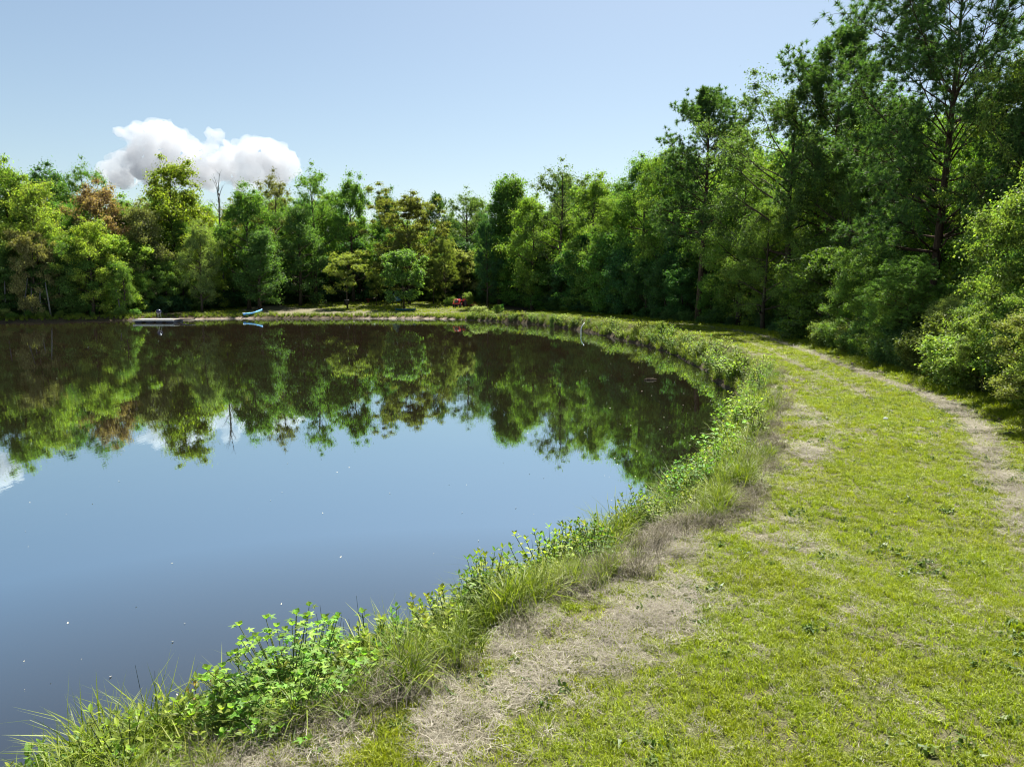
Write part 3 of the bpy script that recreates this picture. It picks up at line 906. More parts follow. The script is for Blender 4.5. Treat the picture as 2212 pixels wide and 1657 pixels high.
def coll(name):
    return bpy.data.collections.new(name)
c_lawn = coll('lawn_tufts'); c_straw = coll('straw_tufts'); c_tall = coll('tall_tufts'); c_dead = coll('dead_tufts')
for i in range(5): blade_cluster('lawn_tuft', 22, .075, .055, 1.0, .0075, 100 + i, M['lawn_blade'], segs=2, hvar=.6, coll=c_lawn)
for i in range(5): blade_cluster('straw_tuft', 34, .085, .085, .5, .0026, 120 + i, M['straw'], segs=3, coll=c_straw, flatlie=True)
for i in range(6): blade_cluster('tall_tuft', 48, .50, .11, .85, .013, 140 + i, M['tall_blade'], segs=4, hvar=.6, coll=c_tall)
for i in range(4): blade_cluster('dead_tuft', 90, .19, .13, 1.25, .0034, 160 + i, M['dead_blade'], segs=3, hvar=.6, coll=c_dead)

def scatter_group(collection):
    ng = bpy.data.node_groups.new('scatter_' + collection.name, 'GeometryNodeTree')
    ng.interface.new_socket('Geometry', in_out='INPUT', socket_type='NodeSocketGeometry')
    ng.interface.new_socket('Geometry', in_out='OUTPUT', socket_type='NodeSocketGeometry')
    N, L = ng.nodes, ng.links
    gi = N.new('NodeGroupInput'); go = N.new('NodeGroupOutput')
    ci = N.new('GeometryNodeCollectionInfo'); ci.inputs['Collection'].default_value = collection
    ci.inputs['Separate Children'].default_value = True; ci.inputs['Reset Children'].default_value = True
    ip = N.new('GeometryNodeInstanceOnPoints'); ip.inputs['Pick Instance'].default_value = True
    def na(n, t):
        a = N.new('GeometryNodeInputNamedAttribute'); a.data_type = t; a.inputs['Name'].default_value = n
        return a.outputs['Attribute']
    L.new(gi.outputs[0], ip.inputs['Points']); L.new(ci.outputs[0], ip.inputs['Instance'])
    L.new(na('pick', 'INT'), ip.inputs['Instance Index'])
    L.new(na('rot', 'FLOAT_VECTOR'), ip.inputs['Rotation'])
    L.new(na('scl', 'FLOAT_VECTOR'), ip.inputs['Scale'])
    L.new(ip.outputs[0], go.inputs[0])
    return ng
def scatter(name, collection, pts, scl, rng, tilt=.15, label=None, cat=None):
    n = len(pts)
    me = bpy.data.meshes.new(name); me.vertices.add(n)
    me.vertices.foreach_set('co', np.asarray(pts, np.float32).ravel())
    a = me.attributes.new('pick', 'INT', 'POINT'); a.data.foreach_set('value', rng.randint(0, 100, n).astype(np.int32))
    a = me.attributes.new('rot', 'FLOAT_VECTOR', 'POINT')
    a.data.foreach_set('vector', np.stack([rng.normal(size=n) * tilt, rng.normal(size=n) * tilt, rng.rand(n) * 6.28], 1).astype(np.float32).ravel())
    a = me.attributes.new('scl', 'FLOAT_VECTOR', 'POINT')
    a.data.foreach_set('vector', np.asarray(scl, np.float32).reshape(n, -1).repeat(3 if np.ndim(scl) == 1 else 1, 1).ravel())
    o = link(name, me)
    md = o.modifiers.new('scatter', 'NODES'); md.node_group = scatter_group(collection)
    tag(o, label, cat, kind='stuff')
    return o

rg = np.random.RandomState(9)
def candidates(x0, x1, y0, y1, dens):
    n = int((x1 - x0) * (y1 - y0) * dens)
    return np.stack([rg.uniform(x0, x1, n), rg.uniform(y0, y1, n)], 1)
def in_view(x, y, z, m=60):
    d = y * CP - (z - CAM_H) * SP
    u = y * SP + (z - CAM_H) * CP
    px = 1106 + FPX * x / d; py = 828.5 - FPX * u / d
    return (d > .3) & (px > -m) & (px < 2212 + m) & (py > -m) & (py < 1657 + m * 3)

bands = [(-5, 11, 1.5, 8, 820, 1.0), (-2, 13, 8, 13, 430, 1.15), (0, 14, 13, 20, 200, 1.4), (3, 16, 20, 32, 75, 1.8), (5, 19, 32, 60, 34, 2.2), (-8, 19, 60, 100, 12, 3.0)]
LP, LS, SP_, SS, TP, TS, DP, DS = [], [], [], [], [], [], [], []
for x0, x1, y0, y1, dens, sc in bands:
    c = candidates(x0, x1, y0, y1, dens)
    x, y = c[:, 0], c[:, 1]
    z, dw, dt, dam = ground(x, y, True)
    ok = in_view(x, y, z, 900) & (dw > bankw(y) - .15) & (dt > -.5)
    x, y, z, dw, dt, dam = [a[ok] for a in (x, y, z, dw, dt, dam)]
    dry = drymask(x, y, dw, dt, dam)
    r = rg.rand(len(x))
    g = r > dry * .85
    fine = rg.rand(len(x)) < sstep(.12, .75, vnoise(x, y, 3.3) * .55 + vnoise(x + 5, y, 8.0) * .45) * .75 + .25
    k = g & fine
    edge = 1 + .9 * sstep(1.0, .2, dt)
    LP.append(np.stack([x, y, z - .005], 1)[k]); LS.append((sc * rg.uniform(.5, 1.05, len(x)) * edge)[k])
    k2 = (rg.rand(len(x)) < dry * dry * .62 + .03) & (dt > .2)
    pile = 1 + .6 * dry
    SP_.append(np.stack([x, y, z + rg.rand(len(x)) * .035 * dry], 1)[k2]); SS.append((min(sc, 2) * rg.uniform(.55, 1.2, len(x)) * pile)[k2])
lp = np.concatenate(LP); ls = np.concatenate(LS)
scatter('lawn_grass', c_lawn, lp, ls, rg, .25, 'short mown yellow-green grass covering the path on the dam', 'grass')
sp_ = np.concatenate(SP_); ss = np.concatenate(SS)
scatter('straw_clippings', c_straw, sp_, ss, rg, .12, 'dry tan grass clippings lying along the mown edge', 'grass clippings')

# small broad-leaved weeds in the lawn
c_clover = coll('clover_tufts')
M['clover'] = grass_mat('lawn_weed_leaf', [(.05, (.04, .08, .015)), (.5, (.09, .15, .025)), (1.0, (.16, .20, .05))], trans=.3)
for i in range(3): blade_cluster('clover_tuft', 16, .07, .06, 2.0, .026, 180 + i, M['clover'], segs=2, hvar=.5, coll=c_clover)
c = candidates(-3, 12, 3, 22, 26)
x, y = c[:, 0], c[:, 1]
z, dw, dt, dam = ground(x, y, True)
ok = in_view(x, y, z) & (dw > 1.6) & (dt > .4) & (vnoise(x, y + 40, 1.2) * .6 + vnoise(x + 4, y, 4.0) * .4 > .56)
scatter('lawn_weeds', c_clover, np.stack([x, y, z], 1)[ok], rg.uniform(.6, 1.5, ok.sum()), rg, .2, 'low dark broad-leaved weeds scattered through the mown grass', 'weeds')

# rough grass on the bank
tb = [(-6, 4, 1.5, 9, 85, 1.0), (-1, 7, 9, 16, 60, 1.05), (2, 10, 16, 28, 42, 1.1), (6, 13, 28, 60, 26, 1.15), (-10, 12, 60, 97, 13, 1.2)]
for x0, x1, y0, y1, dens, sc in tb:
    c = candidates(x0, x1, y0, y1, dens)
    x, y = c[:, 0], c[:, 1]
    z, dw, dt, dam = ground(x, y, True)
    wob = (vnoise(x, y, 1.1) - .5) * .5
    ok = in_view(x, y, z, 250) & (dw > .02) & (dw < bankw(y) + .05 + wob * .7) & (dt > .5) & (vnoise(x + 3, y, 1.9) * .6 + vnoise(x, y + 8, 4.5) * .4 > .40)
    x, y, z, dw = [a[ok] for a in (x, y, z, dw)]
    s = sc * rg.uniform(.55, 1.2, len(x)) * (.45 + 1.1 * vnoise(x, y, 1.4)) * (1 - .35 * sstep(.6, 1.0, dw / bankw(y)))
    TP.append(np.stack([x, y, z - .02], 1)); TS.append(s)
    # mats of dead grass at the mown edge
    c = candidates(x0, x1, y0, y1, dens * .55)
    x, y = c[:, 0], c[:, 1]
    z, dw, dt, dam = ground(x, y, True)
    wob = (vnoise(x, y, 1.1) - .5) * .5
    ok = in_view(x, y, z, 250) & (dw > bankw(y) - .5 + wob) & (dw < bankw(y) + .25 + wob) & (dt > .5) & (vnoise(x + 9, y, 1.6) > .42)
    DP.append(np.stack([x, y, z], 1)[ok]); DS.append((sc * rg.uniform(.8, 1.7, len(x)))[ok])
# far bank by the clearing and the left shore
c = candidates(-68, 0, 84, 99, 9)
x, y = c[:, 0], c[:, 1]
z, dw, dt, dam = ground(x, y, True)
ok = (dw > .35) & (dw < 1.9) & (dam < .6)
TP.append(np.stack([x, y, z], 1)[ok]); TS.append((rg.uniform(.6, 1.5, len(x)))[ok])
# grass fringe at the foot of the bushes
c = candidates(4, 19, 10, 70, 14)
x, y = c[:, 0], c[:, 1]
z, dw, dt, dam = ground(x, y, True)
ok = in_view(x, y, z) & (dt > -.6) & (dt < .35 + .3 * vnoise(x, y, .8))
TP.append(np.stack([x, y, z - .05], 1)[ok]); TS.append((rg.uniform(.25, .75, len(x)))[ok])
tp_ = np.concatenate(TP); ts_ = np.concatenate(TS)
scatter('bank_grass', c_tall, tp_, ts_, rg, .22, 'tall rough yellow-green grass growing on the pond bank', 'grass')
dp_ = np.concatenate(DP); ds_ = np.concatenate(DS)
scatter('dead_grass', c_dead, dp_, ds_, rg, .3, 'matted grey-brown dead grass hanging over the mown edge of the bank', 'grass')
# lawn in the clearing
c = candidates(-46, 2, 96, 126, 5)
x, y = c[:, 0], c[:, 1]
z, dw, dt, dam = ground(x, y, True)
ok = (on_lawn(x, y, dw, dt, dam) > .5) & (dw > 1.5) & (drymask(x, y, dw, dt, dam) < .5)
n_ = ok.sum()
scatter('clearing_grass', c_lawn, np.stack([x, y, z], 1)[ok], rg.uniform(2, 3.6, n_), rg, .2, 'mown grass of the clearing on the far shore', 'grass')

print('counts lawn', len(lp), 'straw', len(sp_), 'tall', len(tp_), 'dead', len(dp_))

# ------------------------------------------------------------------ leafy weeds on the bank
M['weed_leaf'] = leaf_mat('weed_leaf', rough=.5, spec=.25, trans=.42, var=.6)
def leaf_strip(vs, fs, rr, base, d, up, L_, W_, droop, r, shape='lance', fold=.15):
    """one pointed leaf of six corners with a folded midrib"""
    d = d / np.linalg.norm(d); s = np.cross(d, up); s /= (np.linalg.norm(s) + 1e-9); n = np.cross(s, d)
    b = len(vs)
    m1 = base + d * L_ * .38; m2 = base + d * L_ * .72 - np.array([0, 0, droop * L_ * .4]); tip = base + d * L_ - np.array([0, 0, droop * L_])
    if shape == 'lance':
        vs += [base, m1 + s * W_ * .5 + n * W_ * fold, m2 + s * W_ * .36 + n * W_ * fold, tip, m2 - s * W_ * .36 + n * W_ * fold, m1 - s * W_ * .5 + n * W_ * fold, m1, m2]
        fs += [(b, b + 1, b + 6), (b + 1, b + 2, b + 7, b + 6), (b + 2, b + 3, b + 7), (b, b + 6, b + 5), (b + 6, b + 7, b + 4, b + 5), (b + 7, b + 3, b + 4)]
        rr += [r] * 6
def star_leaf(vs, fs, rr, c, d, up, L_, r, rng):
    """five-lobed sweetgum leaf"""
    d = d / np.linalg.norm(d); s = np.cross(d, up); s /= (np.linalg.norm(s) + 1e-9); n = np.cross(s, d)
    b = len(vs); vs.append(c); k = 0
    pts = []
    for i, a in enumerate((-2.2, -1.1, 0, 1.1, 2.2)):
        ln = L_ * (1.0 if i == 2 else .88 if i in (1, 3) else .65)
        tipv = c + (d * math.cos(a) + s * math.sin(a)) * ln - n * L_ * .12
        pts.append(tipv)
        if i < 4:
            a2 = a + .55
            pts.append(c + (d * math.cos(a2) + s * math.sin(a2)) * L_ * .36)
    vs += pts
    for i in range(len(pts) - 1): fs.append((b, b + 1 + i, b + 2 + i)); rr.append(r)
def weed(name, kind, seed, H, n_st, leafL, leafW, spread, stem='twig', step=.055):
    rng = np.random.RandomState(seed); vs, fs, rr = [], [], []; mb = MB()
    for i in range(n_st):
        a = rng.uniform(0, 2 * PI); u = math.sqrt(rng.rand())
        base = np.array([math.cos(a) * spread * u * .4, math.sin(a) * spread * u * .4, -.03])
        h = H * (rng.uniform(.5, 1.0) if kind != 'star' else rng.uniform(.8, 1.0) * math.cos(u * 1.1))
        top = np.array([math.cos(a) * spread * u, math.sin(a) * spread * u, h]) + rng.normal(size=3) * .03
        mid = (base + top) * .5 + np.array([-math.cos(a), -math.sin(a), .3]) * .08 * h
        mb.tube([base, mid, top], [.006, .0045, .002], 4, cap=False)
        k = max(4, int(h / step)); ph = rng.uniform(0, 6)
        for j in range(k):
            f = .18 + .82 * (j + .5) / k
            p = base * (1 - f) ** 2 + mid * 2 * f * (1 - f) + top * f * f
            ph += 2.4 if kind != 'opp' else PI / 2
            sz = (1 - .5 * max(0, f - .6)) * rng.uniform(.7, 1.15)
            for sd in ((0, PI) if kind == 'opp' else (0,)):
                az = ph + sd
                d = np.array([math.cos(az), math.sin(az), .35 + .9 * max(0, f - .75) * 3])
                if kind == 'star':
                    pet = p + unit(d[None])[0] * leafL * .7
                    star_leaf(vs, fs, rr, pet, d * np.array([1, 1, .1]), np.array([rng.uniform(-.4, .4), rng.uniform(-.4, .4), 1.]), leafL * sz, rng.rand(), rng)
                else:
                    leaf_strip(vs, fs, rr, p, d, np.array([rng.uniform(-.3, .3), rng.uniform(-.3, .3), 1.]), leafL * sz, leafW * sz, .25, rng.rand())
        for j in range(3):
            az = ph + j * 2.1; d = np.array([math.cos(az), math.sin(az), 1.3])
            leaf_strip(vs, fs, rr, top, d, np.array([0, 0, 1.]), leafL * .7, leafW * .7, .1, rng.rand())
    me = bpy.data.meshes.new(name + '_leaves'); me.from_pydata([tuple(v) for v in vs], [], fs); me.materials.append(M['weed_leaf'])
    at = me.attributes.new('rnd', 'FLOAT', 'FACE'); at.data.foreach_set('value', np.array(rr, np.float32)); me.update()
    return {'stems': mb.mesh(name + '_stems', M[stem]), 'foliage': me, 'H': H}
P['weed_a'] = weed('weed_a', 'alt', 201, .62, 12, .085, .032, .22)
P['weed_b'] = weed('weed_b', 'opp', 202, .55, 11, .075, .036, .24)
P['weed_c'] = weed('weed_c', 'alt', 203, .75, 7, .11, .030, .16)
P['weed_d'] = weed('weed_d', 'opp', 204, .42, 18, .055, .034, .26)
P['weed_red'] = weed('weed_red', 'alt', 205, .62, 5, .09, .035, .10, stem='twig_red')
P['weed_star'] = weed('weed_star', 'star', 206, .85, 80, .056, .05, .58, step=.05)
P['weed_solo'] = weed('weed_solo', 'opp', 207, .80, 2, .13, .038, .05, step=.06)
GV = 'leafy weeds growing on the pond bank'
def bankpos(rng, lo=.15, hi=1.35):
    pass
W_COL = [(.080, .118, .016), (.060, .100, .018), (.105, .130, .018), (.05, .085, .018), (.12, .15, .03)]
SHN = resample(SHC[(SHC[:, 1] > 1) & (SHC[:, 1] < 97) & (SHC[:, 0] > -14)], .1)
def weed_band(y0, y1, n, H0, H1, kinds, lo=.15, hi=1.45, scale_w=1.0):
    S = SHN[(SHN[:, 1] > y0) & (SHN[:, 1] < y1)]
    made = 0
    while made < n:
        b = S[rnd.randrange(len(S))]; a = rnd.uniform(0, 2 * PI); r_ = rnd.uniform(lo, hi)
        x, y = b[0] + math.cos(a) * r_, b[1] + math.sin(a) * r_
        dw_ = float(d_water(np.array([x]), np.array([y]))[0])
        if not (lo < dw_ < min(hi, float(bankw(np.array(y))) - .1)): continue
        g_ = gz(x, y); px, py = to_px(x, y, g_ + .3)
        if px < -80 or py > 1900: continue
        k = rnd.choice(kinds); h = rnd.uniform(H0, H1)
        desc = {'weed_a': 'narrow-leaved weed', 'weed_b': 'broad-leaved weed', 'weed_c': 'upright long-leaved weed', 'weed_d': 'low bushy weed', 'weed_red': 'reddish-stemmed weed', 'weed_star': 'star-leaved bush', 'weed_solo': 'single-stemmed tall weed'}[k]
        place(k, 'weed', x, y, H=h, color=jit(rnd.choice(W_COL)), wide=rnd.uniform(.9, 1.3) * scale_w, desc=desc + '|weed', cat='weed', group=GV, rnd=rnd)
        made += 1
weed_band(1.5, 7.5, 78, .36, .64, ['weed_a', 'weed_b', 'weed_d', 'weed_d', 'weed_b'], hi=1.25, scale_w=1.15)
weed_band(7.5, 14, 64, .45, .8, ['weed_a', 'weed_b', 'weed_c', 'weed_d'], hi=1.4)
weed_band(14, 28, 70, .4, .85, ['weed_a', 'weed_b', 'weed_d', 'weed_c'], hi=1.5)
weed_band(28, 56, 60, .55, .95, ['weed_a', 'weed_b', 'weed_d'], lo=.1, hi=1.5, scale_w=1.3)
weed_band(56, 92, 40, .6, 1.0, ['weed_a', 'weed_b', 'weed_d'], lo=.1, hi=1.4, scale_w=1.7)
def weed_at(k, px, py, z0, H, col, label, wide=1.0, name='weed', cat='weed', group=GV):
    x, y = on_z(px, py, z0)
    return place(k, name, x, y, H=H, color=col, wide=wide, label=label, cat=cat, group=group)
weed_at('weed_star', 640, 1585, .55, .95, (.085, .15, .022), 'big mounded bush with star-shaped bright green leaves at lower left', 1.25, 'bush', 'bush')
weed_at('weed_star', 560, 1640, .5, .62, (.075, .135, .025), 'smaller star-leaved bush tucked against the left side of the big mounded one', 1.0, 'bush', 'bush')
weed_at('weed_red', 440, 1600, .35, .68, (.13, .09, .03), 'weed with reddish brown upright leaves left of the star-leaved bush')
weed_at('weed_solo', 745, 1420, .35, .78, (.09, .17, .03), 'tall single weed with long pointed leaves above the water edge')
weed_at('weed_solo', 855, 1400, .4, .75, (.11, .19, .03), 'tall weed with a spread rosette top right of the rushes')
weed_at('weed_c', 1190, 1250, .4, .8, (.12, .19, .04), 'tall slender weed leaning over the water in the middle of the bank')
weed_at('weed_star', 1500, 1075, .6, .85, (.07, .15, .035), 'dark green dense bush where the bank begins to bend', 1.0, 'bush', 'bush')
weed_at('weed_b', 1560, 960, .6, .95, (.09, .17, .03), 'dense bright green bush on the bank above the dark green one', 1.5, 'bush', 'bush')
weed_at('bush_a', 1428, 735, .5, 1.35, (.12, .15, .04), 'pale upright bush sticking up from the bank at the path bend', .8, 'bush', 'bush')
weed_at('bush_b', 1035, 684, .4, 1.5, (.16, .18, .08), 'pale whitish bush on the far bank in front of the tractor', 1.4, 'bush', 'bush')
weed_at('bush_a', 1075, 684, .4, 1.3, (.12, .17, .04), 'green bush right beside the pale whitish one on the far bank', 1.3, 'bush', 'bush')
weed_at('bush_c', 1192, 690, .8, 1.8, (.10, .14, .05), 'pale sapling at the far end of the path', .5, 'sapling', 'sapling')
weed_at('bush_c', 1084, 672, .9, 1.2, (.05, .16, .04), 'vivid green little sapling right of the red tractor', .6, 'sapling', 'sapling')

# rushes: thin dark upright stems at the water edge
def rush(x, y, n, H, label):
    g_ = max(gz(x, y), -.1); o = empty('rush_clump', (x, y, g_))
    mb = MB()
    for i in range(n):
        a = rnd.uniform(0, 2 * PI); r_ = rnd.uniform(0, .16); l = rnd.uniform(-.14, .14); l2 = rnd.uniform(-.10, .10); h = H * rnd.uniform(.6, 1.1)
        b = Vector((math.cos(a) * r_, math.sin(a) * r_, -.1))
        mb.tube([b, b + Vector((l * .4 * h, l2 * .4 * h, h * .55)), b + Vector((l * h, l2 * h, h))], [.0048, .0038, .0015], 4)
    mb.build('stems', M['rush'], o)
    tag(o, label, 'rushes', 'clumps of dark rushes at the water edge')
for px, py, n, H, lab in ((350, 1590, 3, .7, 'few thin dark rushes at the lowest left water edge'), (660, 1480, 4, .75, 'sparse dark rushes just left of the tall single weed'),
                          (715, 1455, 9, .8, 'dense dark rushes rising directly behind the star-leaved bush'), (770, 1430, 5, .9, 'dark rushes between the two tall single weeds'),
                          (950, 1385, 6, .55, 'short dark rushes right of the rosette-topped weed'), (1035, 1340, 12, .62, 'fan of dark rushes low against the water'),
                          (1080, 1310, 12, .75, 'tallest fan of dark rushes against the pale water'), (1160, 1275, 4, .75, 'few dark rushes beside the slender leaning weed')):
    x, y = on_z(px, py, .0); rush(x, y, n + 2, H * 1.12, lab)

# long arching grass clumps in the foreground
def arching(x, y, n, H, seed, label, col=(.13, .21, .03)):
    o = empty('grass_clump', (x, y, gz(x, y) - .02))
    src = blade_cluster('blades', n, H, .06, 1.9, .014, seed, M['tall_blade'], segs=7, hvar=.45)
    C.objects.link(src); src.parent = o
    tag(o, label, 'grass clump', 'arching grass clumps on the near bank')
for k, (px, py, n, H, lab) in enumerate(((655, 1620, 34, .62, 'long arching bright grass clump in front of the star-leaved bush'), (740, 1575, 16, .6, 'few tall broad grass blades arching right of the star-leaved bush'),
                                         (560, 1655, 40, .5, 'arching grass clump at the bottom edge left of the star-leaved bush'), (905, 1480, 20, .5, 'light arching grass clump on the bank below the rosette weed'))):
    x, y = on_z(px, py, .75); arching(x, y, n, H, 300 + k, lab)

# floating leaves and specks on the water
mb = MB(); rf = random.Random(4)
for i in range(150):
    if i < 60: px, py = rf.uniform(1250, 1540), rf.uniform(760, 1010)
    elif i < 100: px, py = rf.uniform(900, 1500), rf.uniform(760, 1200)
    else: px, py = rf.uniform(20, 1200), rf.uniform(1000, 1560)
    x, y = on_z(px, py, 0)
    if d_water(np.array([x]), np.array([y]))[0] > -.3: continue
    s = rf.uniform(.006, .017) * (1 + y * .03); a = rf.uniform(0, 6.28); ca, sa = math.cos(a), math.sin(a)
    v = [(x - ca * s, y - sa * s, .006), (x + sa * s * .45, y - ca * s * .45, .008), (x + ca * s, y + sa * s, .012 + s * .2), (x - sa * s * .45, y + ca * s * .45, .012)]
    mb.add(v, [(0, 1, 2, 3)])
tag(mb.build('floating_leaves', simple('floating_leaf', (.42, .38, .28), .6, .3)), 'scattered tiny pale leaves floating on the water', 'leaves', kind='stuff')

# ------------------------------------------------------------------ things on and by the water
M['plank'] = simple('weathered_plank', (.42, .38, .34), .8, .2, var=.25, scale=9)
M['float'] = simple('dark_float', (.02, .025, .05), .5, .3)
M['navy'] = simple('navy_enamel', (.015, .018, .05), .25, .5, var=.1)
M['metal'] = simple('dull_metal', (.35, .36, .38), .4, .5, .8)
M['tyre'] = simple('tyre_rubber', (.02, .02, .02), .8, .2)
M['tractor_red'] = simple('tractor_red', (.42, .035, .035), .4, .4, var=.2)
M['black'] = simple('black_plastic', (.015, .015, .015), .5, .3)
M['headlight'] = simple('headlight_glass', (.7, .7, .65), .15, .6, var=.05)
M['blue'] = simple('kayak_blue', (.05, .34, .80), .3, .5, var=.15, scale=3)
M['blue_pale'] = simple('kayak_deck_pale', (.16, .42, .80), .35, .5, var=.15)
M['teal'] = simple('kayak_teal', (.02, .10, .12), .4, .4)
M['rust'] = simple('rusty_iron', (.16, .055, .035), .8, .2, var=.4)
M['white'] = simple('white_plastic', (.75, .77, .8), .4, .4, var=.05)
M['wood_dead'] = simple('wet_driftwood', (.16, .13, .10), .8, .2, var=.4)

# dock
dx0, dy0 = on_z(287, 692, .3); dx1, _ = on_z(376, 692, .3)
dock = empty('floating_dock', ((dx0 + dx1) / 2, dy0 + 1.4, 0))
tag(dock, 'low grey plank dock floating at the left far shore', 'dock')
Wd = abs(dx1 - dx0)
npl = int(Wd / .16); pb = MB().box((0, 0, 0), (.145, 3.0, .035), bev=.004).mesh('plank', M['plank'])
for i in range(npl):
    o = link('plank', pb, dock); o.location = (-Wd / 2 + (i + .5) * Wd / npl, 0, .37 + rnd.uniform(-.004, .004))
for sy in (-1, 1):
    MB().box((0, sy * 1.46, .27), (Wd, .05, .15)).build('side_beam', M['plank'], dock)
for i in range(4):
    MB().box((-Wd * .38 + i * Wd * .253, 0, .07), (Wd * .16, 2.7, .26), bev=.05).build('float', M['float'], dock)
gx0, gy0 = on_z(376, 690, .3); gx1, gy1 = on_z(436, 686, .45)
gw = empty('gangway', ((gx0 + gx1) / 2, dy0 + 2.0, .32)); tag(gw, 'narrow dark gangway from the dock to the grassy bank', 'gangway')
Lg = abs(gx1 - gx0)
pb2 = MB().box((0, 0, 0), (.15, 1.0, .035)).mesh('plank', M['wood_dead'])
for i in range(int(Lg / .17)):
    o = link('plank', pb2, gw); o.location = (-Lg / 2 + (i + .5) * .17, 0, .06)
for sy in (-1, 1): MB().box((0, sy * .47, 0), (Lg, .06, .09)).build('side_beam', M['float'], gw)

# kettle grill on the dock
gx_, _ = on_z(332, 690, .4)
gr = empty('kettle_grill', (gx_, dy0 + 1.5, .39)); tag(gr, 'dark navy kettle grill with domed lid standing on the dock', 'grill')
MB().lathe([(.02, .62), (.18, .64), (.28, .72), (.31, .84)], n=16).build('bowl', M['navy'], gr, True)
MB().lathe([(.315, .85), (.29, .98), (.2, 1.08), (.06, 1.12), (.01, 1.125)], n=16).build('lid', M['navy'], gr, True)
MB().tube([(-.06, 0, 1.12), (-.05, 0, 1.17), (.05, 0, 1.17), (.06, 0, 1.12)], .012, 6).build('handle', M['metal'], gr)
for k in range(3):
    a = k * 2 * PI / 3
    MB().tube([(.15 * math.cos(a), .15 * math.sin(a), .68), (.3 * math.cos(a), .3 * math.sin(a), 0)], .014, 6).build('leg', M['metal'], gr)

# kayaks: lofted hulls with a cockpit
def kayak(name, x, y, zz, L_, Wk, yaw, pitch, hull, deck, label, trim):
    o = empty(name, (x, y, zz)); o.rotation_euler = (0, pitch, yaw)
    st = np.linspace(-1, 1, 15); vs, fs = [], []; dv, df = [], []
    for s in st:
        w_ = Wk / 2 * (1 - abs(s) ** 2.3) + .01; rise = .16 * abs(s) ** 3
        prof = [(-w_, .26), (-w_ * .92, .12), (-w_ * .55, .02), (0, 0), (w_ * .55, .02), (w_ * .92, .12), (w_, .26)]
        vs += [(s * L_ / 2, p[0], p[1] + rise) for p in prof]
        dv += [(s * L_ / 2, t_ * w_ * .985, .262 + rise + .07 * (1 - t_ * t_) * (1 - abs(s) * .4)) for t_ in (-1, -.5, 0, .5, 1)]
    for i in range(14):
        for k in range(6): a = i * 7 + k; fs.append((a, a + 1, a + 8, a + 7))
        for k in range(4):
            if 5 <= i <= 8 and k in (1, 2): continue
            a = i * 5 + k; df.append((a, a + 1, a + 6, a + 5))
    MB().add(vs, fs).build('hull', hull, o, True)
    MB().add(dv, df).build('deck', deck, o, True)
    ring = [(math.cos(t_) * L_ * .145, math.sin(t_) * Wk * .27, .345) for t_ in np.linspace(0, 2 * PI, 20)]
    MB().tube(ring, .02, 6, cap=False).build('cockpit_rim', trim, o)
    MB().box((-L_ * .04, 0, .13), (.36, Wk * .42, .05), bev=.02).box((-L_ * .10, 0, .27), (.05, Wk * .4, .28), bev=.02).build('seat', M['black'], o)
    for s in (-1, 1):
        MB().tube([(s * L_ * .46, -.05, .42), (s * L_ * .48, 0, .45), (s * L_ * .46, .05, .42)], .012, 5).build('handle', M['black'], o)
    return tag(o, label, 'kayak')
kx, ky = on_z(557, 681, .35)
kayak('kayak', kx, 96.9, gz(kx, 96.9) + .10, 3.2, .85, R(58), R(-9), M['blue'], M['blue_pale'], 'bright blue kayak pulled up on the bank, bow at the water', M['black'])
kx, ky = on_z(882, 671, .8)
kayak('kayak', kx, 102.2, gz(kx, 102.2) + .02, 2.9, .8, R(4), 0, M['teal'], M['teal'], 'dark teal kayak lying on the lawn under the young upright tree', M['metal'])

# fire pits and barrels at the back of the lawn
def at_back(px, Y): 
    x, _ = on_y(px, 660, Y); return x, Y, gz(x, Y)
x, y, g_ = at_back(692, 118)
o = empty('fire_barrel', (x, y, g_)); tag(o, 'rusty red burn barrel at the left back of the lawn', 'barrel')
MB().lathe([(.28, 0), (.30, .02), (.29, .3), (.305, .32), (.29, .34), (.29, .62), (.305, .64), (.29, .66), (.30, .95), (.27, .95), (.27, .3)], n=16).build('drum', M['rust'], o, True)
MB().box((.75, 0, .17), (.75, .35, .3), bev=.04).build('firewood', M['wood_dead'], o)
x, y, g_ = at_back(749, 114)
o = empty('barrel_smoker', (x, y, g_)); tag(o, 'black barrel smoker with bright rim behind the lone lawn tree', 'smoker')
MB().lathe([(.36, .05), (.40, .1), (.40, .85), (.37, .9), (.05, .93)], n=16).build('drum', M['black'], o, True)
MB().tube([(math.cos(t_) * .405, math.sin(t_) * .405, .86) for t_ in np.linspace(0, 2 * PI, 20)], .02, 6, cap=False).build('rim', M['metal'], o)
for k in range(3): MB().box((math.cos(k * 2.1) * .3, math.sin(k * 2.1) * .3, .03), (.08, .08, .1)).build('foot', M['black'], o)
x, y, g_ = at_back(796, 120)
o = empty('fire_bowl', (x, y, g_)); tag(o, 'rust brown fire bowl on a narrow foot at the back of the lawn', 'fire bowl')
MB().lathe([(.10, .0), (.22, .05), (.14, .3), (.30, .45), (.55, .62), (.60, .66), (.54, .66), (.28, .5), (.02, .46)], n=18).build('bowl', M['rust'], o, True)
x, y, g_ = at_back(792, 123)
o = empty('lidded_grill', (x, y, g_)); tag(o, 'grill with pale domed lid standing behind the rust brown fire bowl', 'grill')
MB().box((0, 0, .75), (.6, .45, .5), bev=.05).build('firebox', M['black'], o)
MB().lathe([(.40, 1.0), (.38, 1.2), (.25, 1.36), (.05, 1.42)], n=14).build('lid', M['white'], o, True)
for sx in (-1, 1):
    for sy in (-1, 1): MB().tube([(sx * .25, sy * .18, .55), (sx * .27, sy * .2, 0)], .02, 6).build('leg', M['metal'], o)
x, y, g_ = at_back(856, 124)
